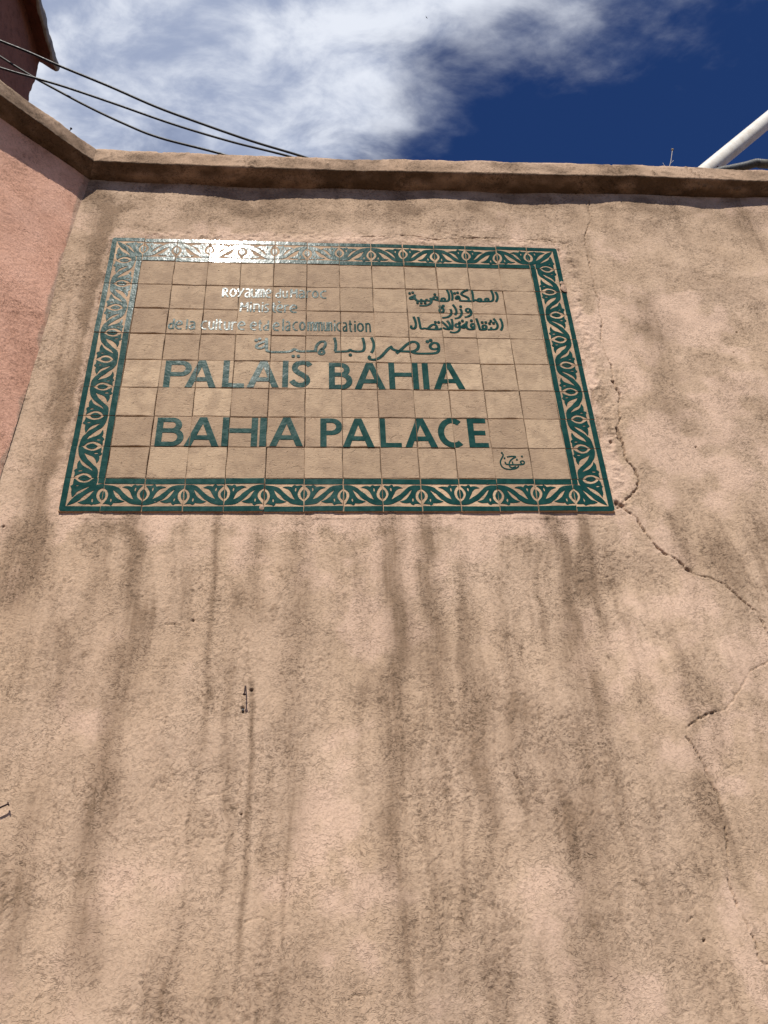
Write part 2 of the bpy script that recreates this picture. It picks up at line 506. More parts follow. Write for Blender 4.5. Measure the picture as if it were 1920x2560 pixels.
# rain runs: long soft vertical streaks of all widths, drifting a little sideways
run = .55 * fbm(SH, STEP, .030, 2.4, 55, aniso=(14, 1)) + .24 * fbm(SH, STEP, .010, 2.2, 56, aniso=(26, 1)) + .35 * fbm(SH, STEP, .10, 3, 57, aniso=(5, 1))
shift = ((.020 * fbm(SH, STEP, .30, 3.4, 58) + .006 * fbm(SH, STEP, .07, 3, 59)) / STEP).astype(int)
run = run[np.arange(SH[0])[:, None], np.clip(np.arange(SH[1])[None] + shift, 0, SH[1] - 1)]
run = np.clip(run * .37 + .15 + .16 * blot, 0, .85) * (.45 + .55 * sm(-ZZ, -.02, .10)) * np.clip(1 + .35 * patch, .3, 1.6)
soot = np.maximum(np.clip(.07 + .16 * blot, 0, .5), run) + .10 * np.clip(fbm(SH, STEP, .05, 2, 53, aniso=(6, .8)), 0, 2) * sm(-ZZ, .0, .5)
fleck = np.clip(fbm(SH, STEP, .0055, 2.2, 63) - .35, 0, 2)
flk = np.clip(.35 + .5 * blot + .35 * patch2, 0, 1.5)
grime = np.clip(.10 + .22 * fbm(SH, STEP, .11, 2.6, 64) + .16 * patch2, 0, .6) * sm(ZZ, -.1, .25)
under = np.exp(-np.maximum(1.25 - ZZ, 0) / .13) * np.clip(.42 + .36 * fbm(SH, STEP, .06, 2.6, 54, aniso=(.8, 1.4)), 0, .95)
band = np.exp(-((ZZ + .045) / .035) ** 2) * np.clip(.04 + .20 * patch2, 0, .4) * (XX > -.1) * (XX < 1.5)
dirt_shade = np.maximum(dirt_shade, .8 * soot) + .30 * np.minimum(dirt_shade, soot) + under * .85 + band + grime * .45 + .24 * fleck * flk
dirt_shade = np.clip(dirt_shade * (.95 - .20 * sm(-ZZ, .1, .6)), 0, 1)
pit = np.clip(stroke * (.50 + .8 * dirt_shade), 0, 1.0)
lite = np.clip(around * np.clip(.55 + .4 * patch2, 0, 1) + .8 * sm(-blot, .25, 1.2), 0, 1)
dirt_shade *= (1 - np.where(ZZ < 0, .25, .5) * around)

# --- cracks and holes, cut into the surface (photograph traces)
CRACKS = [
    (zc, [(385, 0), (378, 62), (397, 100), (362, 180), (357, 210), (365, 265), (378, 330), (388, 380), (408, 450), (404, 480), (437, 560), (437, 620), (452, 670), (445, 790), (470, 850), (505, 920), (512, 1005)], .0016, .55),
    (zc, [(512, 1005), (522, 1020), (535, 1050), (550, 1080)], .0032, 1),
    (zc, [(550, 1080), (545, 1160), (550, 1220), (533, 1262)], .0018, .7),
    (zc, [(533, 1262), (545, 1295), (556, 1325), (570, 1345)], .0046, 1),
    (zc, [(570, 1345), (580, 1425), (600, 1452), (625, 1475), (650, 1520), (660, 1550), (655, 1580), (630, 1612)], .0026, .95),
    (zc, [(630, 1612), (605, 1640), (580, 1665), (545, 1682)], .0016, .7),
    (zc, [(535, 1672), (548, 1686), (562, 1690)], .0050, 1),
    (zc, [(548, 1686), (600, 1725), (640, 1745), (665, 1785), (700, 1840), (760, 1910), (800, 1945), (860, 1970), (895, 2000)], .0021, .9),
    (zc, [(890, 1995), (915, 2025), (945, 2045)], .0046, 1),
    (zc, [(940, 2040), (975, 2070), (1010, 2075), (1060, 2085), (1130, 2120), (1200, 2180), (1220, 2205)], .0017, .8),
    (zr, [(1480, 320), (1560, 390), (1605, 423), (1625, 460), (1659, 520), (1700, 570)], .0018, .85),
    (zr, [(1700, 610), (1659, 645), (1575, 695), (1535, 770), (1480, 850), (1440, 862)], .0012, .4),
    (zr, [(1440, 862), (1420, 870), (1390, 875)], .0020, .9),
    (zr, [(1390, 875), (1350, 900), (1305, 935), (1300, 965), (1340, 1020), (1380, 1090), (1400, 1160), (1440, 1210), (1450, 1270), (1475, 1340), (1485, 1450), (1495, 1600), (1530, 1700), (1580, 1800), (1615, 1870), (1625, 1935), (1670, 1955)], .0015, .62),
    (zl, [(1060, 1770), (1110, 1755), (1130, 1750), (1160, 1770)], .0010, .35),
    (zl, [(1060, 1835), (1090, 1855), (1135, 1895)], .0010, .35),
    (zl, [(1440, 2125), (1500, 2110), (1530, 2085), (1590, 2090), (1650, 2075)], .0010, .3),
    (zl, [(860, 1230), (950, 1220), (1030, 1175), (1085, 1150)], .0010, .2),
    (zl, [(700, 485), (790, 490), (840, 470)], .0012, .4),
    (zr, [(555, 1120), (580, 1165), (600, 1195)], .0014, .6),
    (zr, [(660, 350), (690, 400)], .0012, .5),
    (zr, [(720, 280), (770, 330)], .0012, .3),
    (zr, [(1310, 1775), (1335, 1750)], .0012, .4),
    (zt, [(300, 30), (480, 25), (560, 18), (650, 22), (740, 40), (800, 45), (900, 42)], .0015, .75),
    (zt, [(900, 42), (1100, 36), (1250, 44), (1380, 40), (1470, 62)], .0014, .6),
    (zt2, [(285, 810), (295, 750), (320, 690), (345, 630)], .0011, .35),
]
crack = np.zeros(SH, np.float32)
for k, (f, pts, w, s) in enumerate(CRACKS):
    w *= .78
    P = rough_line(trace(f, pts), .0012, 100 + k)
    r = np.random.default_rng(200 + k)
    ws = np.clip(w * (1 + .35 * r.standard_normal(len(P))), w * .45, w * 2)
    d, al = poly_dist(XX, ZZ, P, ws, 2.2)
    brk = np.clip(.85 + .45 * np.sin(al * len(pts) * 2.1 + k) + .3 * np.sin(al * len(pts) * 5.3 + 2 * k), .25, 1) if w < .002 else 1.0
    crack = np.maximum(crack, s * brk * (1 - sm(d, .55, 1.45)))
for (f, px, py, rad) in ((zn, 890, 592, .0035), (zn, 740, 905, .0038), (zn, 742, 965, .0032), (zc, 500, 1338, .0042), (zl, 1043, 1305, .0026), (zr, 1385, 1850, .0026), (zc, 1200, 730, .0026), (zc, 1180, 846, .002), (zc, 975, 1360, .0024), (zc, 545, 1700, .004), (zl, 12, 60, .003), (zl, 835, 470, .003)):
    P = wall2(*f(px, py))
    d = np.hypot(XX - P[0], ZZ - P[1]) / rad
    crack = np.maximum(crack, 1 - sm(d, .6, 1.25))
crumb = np.clip(fbm(SH, STEP, .01, 2.2, 61) + .2, 0, 1.5)
H -= .0085 * crack
H -= .0012 * np.exp(-np.square(1 - crack) / .5) * (crack > .02) * crumb
# crevice along the sign's right and left edges where plaster has come away
for xe, lo, hi in ((1.404, -.01, 1.0), (-.004, .05, .99)):
    e = np.exp(-((XX - xe - .003 * patch2) / .0035) ** 2) * (ZZ > lo) * (ZZ < hi) * np.clip(patch2 * .7 + .55 * fbm(SH, STEP, .03, 2.4, 62), 0, 1)
    H -= .006 * e; crack = np.maximum(crack, .5 * e)
pit = np.clip(pit + crack * .9, 0, 1)
# fade to a plain surface at the rim of the detailed field (below and right of the view)
fade = sm(XX, 2.46, 2.36) * sm(ZZ, -1.32, -1.24)
H *= fade
# coarser continuation down to the street and along it
cx = np.concatenate([fx, np.arange(2.55, 6.01, .15)]); cz = np.concatenate([np.arange(-ZO - .1, -1.35, .12), fz])
nx_, nz_ = len(cx), len(cz)


def widen(a, fill):
    o = np.full((nz_, nx_), fill, np.float32); o[nz_ - SH[0]:, :SH[1]] = a; return o


CX, CZ = np.meshgrid(cx, cz)
Hh = widen(H, 0)
keep = ~((CX[:-1, :-1] > .008) & (CX[1:, 1:] < 1.392) & (CZ[:-1, :-1] > .008) & (CZ[1:, 1:] < .992))
fd = lambda a, m: a * fade + m * (1 - fade)
me = grid_mesh('wall_face', CX, -Hh, CZ, keep, {'dirt_shade': widen(fd(dirt_shade, .2), .2), 'lite': widen(fd(lite, 0), 0), 'pit': widen(pit * fade, 0)})
WALL = empty('plaster_wall', (0, 0, 0))
tag(WALL, 'tan plaster wall with dark run-down stains and a long crack, carrying the tile sign', 'wall')
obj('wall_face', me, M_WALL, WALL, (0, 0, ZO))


def box_mesh(name, x0, x1, y0, y1, z0, z1):
    v = [(x, y, z) for x in (x0, x1) for y in (y0, y1) for z in (z0, z1)]
    return mesh(name, v, [(0, 1, 3, 2), (4, 6, 7, 5), (0, 4, 5, 1), (2, 3, 7, 6), (0, 2, 6, 4), (1, 5, 7, 3)])


obj('wall_core', box_mesh('wall_core', -.9, 6.0, .05, .26, -ZO, 1.283), M_WALL, WALL, (0, 0, ZO))

# ------------------------------------------------------------------ coping: profile swept along, both arms mitred at the corner
LD = np.array([-.722, -.692])                       # the pink wall's direction, away from the corner
LN = np.array([.692, -.722])                        # its outward normal
# profile: (outward offset, height)
PROF = [(-.01, 1.278), (.02, 1.283), (.048, 1.294), (.056, 1.2965), (.0585, 1.2985), (.058, 1.315), (.0575, 1.33), (.057, 1.345), (.056, 1.358), (.053, 1.368), (.046, 1.374), (.03, 1.378), (0, 1.381), (-.06, 1.383), (-.14, 1.382), (-.22, 1.378), (-.275, 1.372), (-.285, 1.34), (-.285, 1.29)]


def refine(prof, step):
    out = []
    for (a, b), (c, d) in zip(prof[:-1], prof[1:]):
        n = max(1, int(math.hypot(c - a, d - b) / step))
        out += [(a + (c - a) * k / n, b + (d - b) * k / n) for k in range(n)]
    return out + [prof[-1]]


prof = np.array(refine(PROF, .0055))
K = len(prof)
pn = np.gradient(prof, axis=0); pn = np.stack([pn[:, 1], -pn[:, 0]], 1); pn /= np.linalg.norm(pn, axis=1)[:, None]


def coping(name, origin, direction, normal, length, fine_len, seed, mitre, zfun, cracks=()):
    s = np.concatenate([np.arange(0, fine_len, .004), np.arange(fine_len, length + .01, .1)])
    S, J = np.meshgrid(s, np.arange(K), indexing='ij')
    n1 = fbm(S.shape, .004, .012, 2.0, seed); n2 = fbm(S.shape, .004, .10, 3, seed + 1, cut=.02); n3 = fbm(S.shape, .004, .03, 2.6, seed + 2, aniso=(2.0, .6))
    L = lic(fbm(S.shape, .004, .004, 2, seed + 4), .25 * fbm(S.shape, .004, .06, 3, seed + 5) + math.pi / 2, 4)
    fade_ = (S < fine_len - .02) * 1.0
    disp = (.0003 * n1 + .0014 * n2 + .0005 * n3 + .0004 * L) * fade_
    off = prof[:, 0][None] + pn[:, 0][None] * disp * -1
    hh = prof[:, 1][None] + pn[:, 1][None] * disp * -1 + zfun(S)
    pit_ = np.clip(np.maximum(0, -L - .8) * .55, 0, 1)
    lat = np.cumsum(np.hypot(*np.gradient(prof, axis=0).T))[None] + 0 * S
    crk = np.zeros(S.shape)
    for k, (pts, w) in enumerate(cracks):
        P = rough_line([np.array(p) for p in pts], .0012, 300 + k)
        for a, b in zip(P[:-1], P[1:]):
            d = b - a; t = np.clip(((S - a[0]) * d[0] + (lat - a[1]) * d[1]) / max(d @ d, 1e-9), 0, 1)
            dist = np.hypot(S - a[0] - t * d[0], lat - a[1] - t * d[1])
            crk = np.maximum(crk, 1 - sm(dist, w * .7, w * 1.6))
    off = off - .006 * crk * pn[:, 0][None] * -1
    hh = hh - .006 * crk * pn[:, 1][None] * -1
    # chips along the upper front edge
    chip = np.clip(fbm(S.shape, .004, .02, 2.4, seed + 7) - 1.6, 0, 1.2) * np.exp(-((prof[:, 1][None] - 1.372) / .008) ** 2)
    hh = hh - .010 * chip * fade_
    ss = S + mitre * off                              # mitre: the start plane follows the angle's bisector
    ss = np.where(S < .6, S * (1 - 0) + mitre * off * (1 - S / .6), S)
    X = origin[0] + direction[0] * ss + normal[0] * off; Y = origin[1] + direction[1] * ss + normal[1] * off
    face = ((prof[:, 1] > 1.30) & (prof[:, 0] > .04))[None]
    cope_dirt_shade = np.clip(.22 + .20 * n3 + .16 * n2 + .75 * (1 - face), 0, 1)  # soffit's sooty dirt, darkened further to paint in its shade
    return grid_mesh(name, X, Y, hh, None, {'dirt_shade': cope_dirt_shade, 'lite': np.clip(-.2 - .3 * n2, 0, .4) * face, 'pit': np.clip(pit_ + crk * .9, 0, 1)})


CORN = (-.112, 0.0)
mit = math.tan(math.radians(180 - 136.2) / 2)       # the arms meet at an obtuse angle in plan


def zmain(S):                                        # the coping is not quite level
    x = S + CORN[0]
    return np.interp(x, [-.2, .35, .63, 1.34, 1.68, 2.2, 6], [.004, -.006, -.006, .002, .010, .002, 0]) * 1.0


KC = lambda u: u
crk_main = [([(1.77, .125), (1.765, .075), (1.75, .055), (1.76, .03)], .0012), ([(2.005, .145), (2.03, .11), (2.045, .085)], .0013), ([(1.64, .075), (1.63, .03), (1.62, 0)], .001),
            ([(1.885, .115), (1.89, .09)], .0012), ([(2.045, .06), (2.1, .045), (2.2, .05)], .0012), ([(1.98, .02), (2.05, .05)], .001), ([(.5, .11), (.53, .08)], .001)]
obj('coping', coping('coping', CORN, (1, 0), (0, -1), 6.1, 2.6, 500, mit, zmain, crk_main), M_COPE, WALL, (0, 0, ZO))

# ------------------------------------------------------------------ pink wall, meeting the main wall at an obtuse corner
PINK = empty('pink_wall', (CORN[0], CORN[1], 0))
tag(PINK, 'salmon pink plaster wall meeting the stained tan wall at a corner', 'wall')
PS = .003
pt = np.arange(0, .75, PS); pz = np.arange(-1.1, 1.2851, PS)
TT, PZ = np.meshgrid(pt, pz); PSH = TT.shape
pang = fbm(PSH, PS, .12, 3, 71, cut=.02) * .8 + .2
pl1 = lic(np.random.default_rng(72).standard_normal(PSH), pang, 2); pl2 = lic(fbm(PSH, PS, .0015, 1.6, 73), pang * 1.8, 2)
pp = fbm(PSH, PS, .09, 2.6, 74)
pstroke = np.maximum(0, -pl2 - .9) * np.clip(.45 + .45 * pp, 0, 1.4)
PH = .00020 * pl1 + .00012 * pl2 - .0006 * np.minimum(pstroke, 1.5) + .003 * fbm(PSH, PS, .2, 3.2, 75, cut=.04) * sm(TT, 0, .2)
# boundary of the pink paint, traced along the corner
bnd = [aty(*q) for q in ((199, 473), (138, 701), (98, 888), (41, 1051), (0, 1181), (-60, 1400))]
bz = np.array([b[2] - ZO for b in bnd])
cornx = lambda z: np.interp(z, [-1.2, .12, .55, .92, 1.24, 1.3], [-.20, -.158, -.140, -.132, -.112, -.110])
bt = []
for q in ((199, 473), (138, 701), (98, 888), (41, 1051), (0, 1181), (-60, 1400)):
    d = ray(*q); z_ = aty(*q)[2] - ZO
    for _ in range(6):
        O = np.array([cornx(z_), 0.0])
        k = ((O - C_[:2]) @ LN) / (d[:2] @ LN); X_ = C_ + d * k; z_ = X_[2] - ZO
    bt.append((z_, (X_[:2] - O) @ LD))
bt = sorted(bt)
edge_t = np.interp(PZ, [b[0] for b in bt], [max(.004, b[1]) for b in bt]) + .004 * fbm(PSH, PS, .05, 2.2, 76)
strip = 1 - sm(TT - edge_t, -.004, .004)
pd = np.clip(.10 + .16 * pp + .10 * fbm(PSH, PS, .03, 2, 77), 0, .6)
ct = np.concatenate([pt, np.arange(.85, 4.0, .2)]); czp = np.concatenate([np.arange(-ZO - .1, -1.12, .15), pz])
CT, CZP = np.meshgrid(ct, czp)


def pw(a, fill):
    o = np.full(CT.shape, fill, np.float32); o[len(czp) - PSH[0]:, :PSH[1]] = a; return o


pfade = sm(TT, .75, .68) * sm(PZ, -1.1, -1.03)
PHh = pw(PH * pfade, 0)
ox = cornx(CZP)
X = ox + LD[0] * CT + LN[0] * PHh - CORN[0]; Y = LD[1] * CT + LN[1] * PHh
obj('wall_face', grid_mesh('pink_wall_face', X, Y, CZP, None, {'dirt_shade': pw(pd * pfade, 0), 'lite': pw(np.clip(-pp * .25, 0, .5), 0), 'pit': pw(np.clip(pstroke * .5, 0, .8), 0), 'strip': pw(strip, 0)}), M_PINK, PINK, (0, 0, ZO))
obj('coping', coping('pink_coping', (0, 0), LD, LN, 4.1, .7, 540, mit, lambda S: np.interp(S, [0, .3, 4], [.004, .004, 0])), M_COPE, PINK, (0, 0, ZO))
# thickness behind the face
v = []
for t_ in (-.02, 4.0):
    for o_ in (-.05, -.26):
        for z_ in (-ZO, 1.283):
            v.append((LD[0] * t_ + LN[0] * o_ - .02, LD[1] * t_ + LN[1] * o_, z_))
obj('wall_core', mesh('pink_core', v, [(0, 1, 3, 2), (4, 6, 7, 5), (0, 4, 5, 1), (2, 3, 7, 6), (0, 2, 6, 4), (1, 5, 7, 3)]), M_PINK, PINK, (0, 0, ZO))

# flat roof behind the main wall: carries the pipe and the conduit
rf = box_mesh('flat_roof', -.3, 6.0, .262, 5.0, ZO + .75, ZO + .95)
tag(obj('flat_roof', rf, M_ROOF), 'flat roof terrace behind the stained wall', kind='structure')

# ------------------------------------------------------------------ tile sign
SIGN = empty('tile_sign', (0, 0, ZO))
tag(SIGN, 'tiled wall sign with green glazed border and green lettering reading PALAIS BAHIA, BAHIA PALACE', 'sign')
obj('mortar_bed', box_mesh('mortar_bed', -.004, 1.404, .004, .045, -.004, 1.004), M_MORTAR, SIGN)
FACE = -.0045                                        # tile faces stand this far proud of the wall plane


def tile_shape(name, seed, size=.0982, chip=.0010, thick=.014):
    r = random.Random(seed); h = size / 2
    per = []
    cs = [(-h, -h), (h, -h), (h, h), (-h, h)]
    for k in range(4):
        a, b = cs[k], cs[(k + 1) % 4]
        for f in (0.0, .31, .67):
            j = chip if f else chip * .6
            if r.random() < .10:
                j *= 2.4
            per.append([a[0] + (b[0] - a[0]) * f + r.uniform(-j, j), a[1] + (b[1] - a[1]) * f + r.uniform(-j, j)])
    n = len(per); vs_ = []
    for (x, z) in per:
        vs_.append((x, thick, z))
    for (x, z) in per:
        vs_.append((x, .0010, z))
    for (x, z) in per:
        i = 1 - .0013 / h * r.uniform(.6, 1.6)
        vs_.append((x * i, 0, z * i))
    fs = []
    for k in range(n):
        l = (k + 1) % n
        fs.append((k, l, n + l, n + k)); fs.append((n + k, n + l, 2 * n + l, 2 * n + k))
    fs.append(tuple(2 * n + k for k in range(n)))
    return mesh(name, vs_, fs)


TILES = [tile_shape('tile_%d' % k, k) for k in range(10)]
for m_ in TILES:
    m_.materials.append(M_TILE)
rr = random.Random(5)
TF = {}                                              # how each tile sits, so that its lettering sits with it
for r_i in range(8):
    for c_i in range(12):
        o = obj('tile', TILES[rr.randrange(10)], None, SIGN,
                (.1 + .1 * c_i + .05 + rr.uniform(-.0006, .0006), FACE + rr.uniform(-.0009, .0009), .9 - .1 * r_i - .05 + rr.uniform(-.0006, .0006)))
        o.rotation_euler = (math.radians(rr.uniform(-.6, .6)), math.radians(rr.uniform(-.4, .4)), math.radians(rr.uniform(-.6, .6)))
        TF[(c_i + 1, 8 - r_i)] = (o.location.y - FACE, o.rotation_euler.x, o.rotation_euler.z)


def flat_mesh(name, rings, y0, y1, mat):
    """filled outline(s) with holes, as a thin slab between y0 (back) and y1 (front)"""
    cu = bpy.data.curves.new(name, 'CURVE'); cu.dimensions = '2D'; cu.fill_mode = 'BOTH'
    cu.extrude = abs(y0 - y1) / 2
    for ring in rings:
        s = cu.splines.new('POLY'); s.points.add(len(ring) - 1)
        for p_, (a, b) in zip(s.points, ring):
            p_.co = (a, b, 0, 1)
        s.use_cyclic_u = True
    to = bpy.data.objects.new('tmp', cu); col.objects.link(to)
    dg = bpy.context.evaluated_depsgraph_get()
    me_ = bpy.data.meshes.new_from_object(to.evaluated_get(dg))
    bpy.data.objects.remove(to); bpy.data.curves.remove(cu)
    # curve plane (x, y, depth) -> sign plane (x, depth, z), front towards -y
    me_.transform(Matrix(((1, 0, 0, 0), (0, 0, -1, (y0 + y1) / 2), (0, 1, 0, 0), (0, 0, 0, 1))))
    me_.materials.clear(); me_.materials.append(mat); me_.name = name
    return me_


def ellipse_lens(cx_, cy_, w, h, n=7):
    out = []
    for k in range(n):
        a = -1 + 2 * k / (n - 1); out.append((cx_ + w * (1 - a * a) ** .8, cy_ + h * a))
    for k in range(1, n - 1):
        a = 1 - 2 * k / (n - 1); out.append((cx_ - w * (1 - a * a) ** .8, cy_ + h * a))
    return out


def chaikin(pts, sharp=()):
    out = []
    n = len(pts)
    for i in range(n):
        p0, p1, p2 = pts[i - 1], pts[i], pts[(i + 1) % n]
        a = np.array(p0) - p1; b = np.array(p2) - p1
        ca = (a @ b) / (np.linalg.norm(a) * np.linalg.norm(b) + 1e-12)
        if ca > -.55:
            out.append(tuple(p1))
        else:
            out.append(tuple(np.array(p1) + a * .25)); out.append(tuple(np.array(p1) + b * .25))
    return out


TS = .0988
uvA = lambda p: (((p[0] - 180) / 805 - .5) * TS, ((745 - p[1]) / 670 - .5) * TS)
fieldA = [(184, 207), (300, 210), (370, 222), (450, 255), (530, 318), (600, 378), (680, 440), (750, 482), (815, 508), (785, 465), (750, 400), (715, 338), (660, 292), (600, 272), (548, 262),
          (595, 240), (650, 230), (700, 234), (742, 246), (760, 215), (800, 200), (836, 226), (880, 222), (925, 214), (960, 224), (925, 255), (890, 300), (868, 350), (866, 400), (880, 450), (910, 495), (950, 528), (981, 545),
          (981, 615), (880, 612), (800, 600), (720, 575), (655, 536), (600, 508), (545, 455), (490, 400), (430, 345), (360, 298), (392, 352), (420, 405), (465, 468), (530, 515), (630, 546), (560, 575), (480, 580), (415, 573), (395, 608), (362, 620), (340, 606), (322, 595), (250, 590), (200, 598),
          (238, 560), (280, 505), (300, 440), (290, 375), (255, 325), (215, 297), (184, 288)]
slitA = [ellipse_lens(358, 515, 17, 40), ellipse_lens(811, 300, 17, 42)]
eyeA0 = [(184, 330), (210, 350), (235, 390), (243, 435), (230, 475), (205, 505), (184, 520)]
eyeA1 = [(981, 295), (950, 320), (925, 360), (918, 395), (930, 440), (955, 475), (981, 492)]
h_ = TS / 2
stripe_in = [(-h_ + .0004, .835 * TS - h_), (h_ - .0004, .835 * TS - h_), (h_ - .0004, h_ - .0006), (-h_ + .0004, h_ - .0006)]
stripe_out = [(-h_ + .0004, -h_ + .0006), (h_ - .0004, -h_ + .0006), (h_ - .0004, .15 * TS - h_), (-h_ + .0004, .15 * TS - h_)]
ringsA = [chaikin([uvA(p) for p in fieldA])] + [[uvA(p) for p in s] for s in slitA] + [[uvA(p) for p in eyeA0], [uvA(p) for p in eyeA1], stripe_in, stripe_out]
flip = lambda rings: [[(-a, b) for a, b in ring][::-1] for ring in rings]
G0, G1 = .0012, -.0010


def wobble(rings, seed):
    # hand-scraped: no two tiles quite alike
    q = random.Random(seed); ph = [q.uniform(0, 6.28) for _ in range(4)]
    f = lambda a, b: (a + .0006 * math.sin(150 * b + ph[0]) + .0004 * math.sin(340 * a + ph[1]) + q.uniform(-.00018, .00018), b + .0006 * math.sin(140 * a + ph[2]) + .0004 * math.sin(310 * b + ph[3]) + q.uniform(-.00018, .00018))
    lim = h_ - .0004
    return [[tuple(max(-lim, min(lim, c_)) for c_ in f(a, b)) for a, b in ring] for ring in rings]


GA = [flat_mesh('glaze_a', wobble(ringsA, k), G0, G1, M_GLAZE) for k in range(6)]; GB = [flat_mesh('glaze_b', wobble(flip(ringsA), 20 + k), G0, G1, M_GLAZE) for k in range(6)]


def homography(a, b):
    A = []
    for (x, y), (u, v_) in zip(a, b):
        A.append([x, y, 1, 0, 0, 0, -u * x, -u * y, -u]); A.append([0, 0, 0, x, y, 1, -v_ * x, -v_ * y, -v_])
    return np.linalg.svd(np.array(A, float))[2][-1].reshape(3, 3)


HC = homography([(170, 390), (975, 395), (865, 1080), (70, 1062)], [(0, 1), (1, 1), (1, 0), (0, 0)])


def uvC(p):
    q = HC @ np.array([p[0], p[1], 1.0]); return ((q[0] / q[2] - .5) * TS, (q[1] / q[2] - .5) * TS)


fieldC = [(738, 398), (825, 400), (826, 450), (805, 515), (785, 548), (850, 522), (958, 514), (945, 602), (900, 608), (850, 635), (815, 690), (798, 750), (810, 820), (850, 875), (885, 903),
          (850, 915), (780, 935), (735, 930), (700, 948), (665, 925), (600, 925), (530, 930), (435, 895), (560, 850), (640, 790), (700, 720), (765, 640), (650, 690), (540, 770), (450, 860), (330, 920), (225, 950),
          (270, 880), (380, 760), (520, 680), (620, 610), (695, 545), (600, 590), (480, 640), (400, 690), (370, 750), (320, 785), (300, 700), (312, 625), (285, 560), (335, 530), (338, 480), (352, 415), (372, 408), (450, 475), (550, 495), (650, 475)]
slitC = [[(365, 552), (420, 540), (485, 545), (420, 565)], ellipse_lens(718, 855, 18, 42)]
eyeC = [[(430, 400), (480, 435), (545, 455), (620, 440), (690, 400)], [(932, 655), (885, 690), (858, 760), (872, 810), (902, 855)]]
sq = lambda u, v_: ((u - .5) * TS, (v_ - .5) * TS)
LC = [sq(.004, .996), sq(.15, .996), sq(.15, .15), sq(.996, .15), sq(.996, .006), sq(.07, .006), sq(.025, .03), sq(.006, .08)]
SC_ = [sq(.845, .845), sq(.994, .845), sq(.994, .994), sq(.845, .994)]
GC = flat_mesh('glaze_corner', [chaikin([uvC(p) for p in fieldC])] + [[uvC(p) for p in s] for s in slitC + eyeC] + [LC, SC_], G0, G1, M_GLAZE)
BT = [tile_shape('border_tile_%d' % k, 50 + k, size=.0994, chip=.0006) for k in range(6)]
for m_ in BT:
    m_.materials.append(M_BISQUE)


def border(x, z, turn, glaze, k):
    # the hand-laid tiles lean a little, each its own way
    o = obj('border_tile', BT[k % 6], None, SIGN, (x + rr.uniform(-.0004, .0004), FACE + rr.uniform(-.0008, .0008), z + rr.uniform(-.0004, .0004)))
    tx, tz = rr.uniform(-1.1, 1.1), rr.uniform(-1.3, 1.3)
    if z > .93 and x < .62:
        tx = TILT_TOP[k % len(TILT_TOP)]
    o.rotation_euler = (math.radians(tx), 0, math.radians(tz))
    g = obj('glaze', rr.choice(glaze), None, o, (0, 0, 0), (0, turn, 0))
    return o


TILT_TOP = (.5, -.6, 1.1, -.1, .8, .2)
PI = math.pi
# rotation about y by +a takes local x towards -z
for k in range(12):
    border(.15 + .1 * k, .05, 0, GA if k % 2 == 0 else GB, k)
    border(.15 + .1 * k, .95, PI, GB if k % 2 == 0 else GA, k + 1)
for k in range(8):
    border(.05, .15 + .1 * k, PI / 2, GB if k % 2 == 0 else GA, k + 2)
    border(1.35, .15 + .1 * k, -PI / 2, GA if k % 2 == 0 else GB, k + 3)
for x, z, a in ((.05, .05, 0), (.05, .95, PI / 2), (1.35, .95, PI), (1.35, .05, -PI / 2)):
    border(x, z, a, [GC], 4)

# --- lettering: raised strokes of glaze
LY0, LY1 = .0008, -.0009                              # back and front of the letters, relative to the tile faces


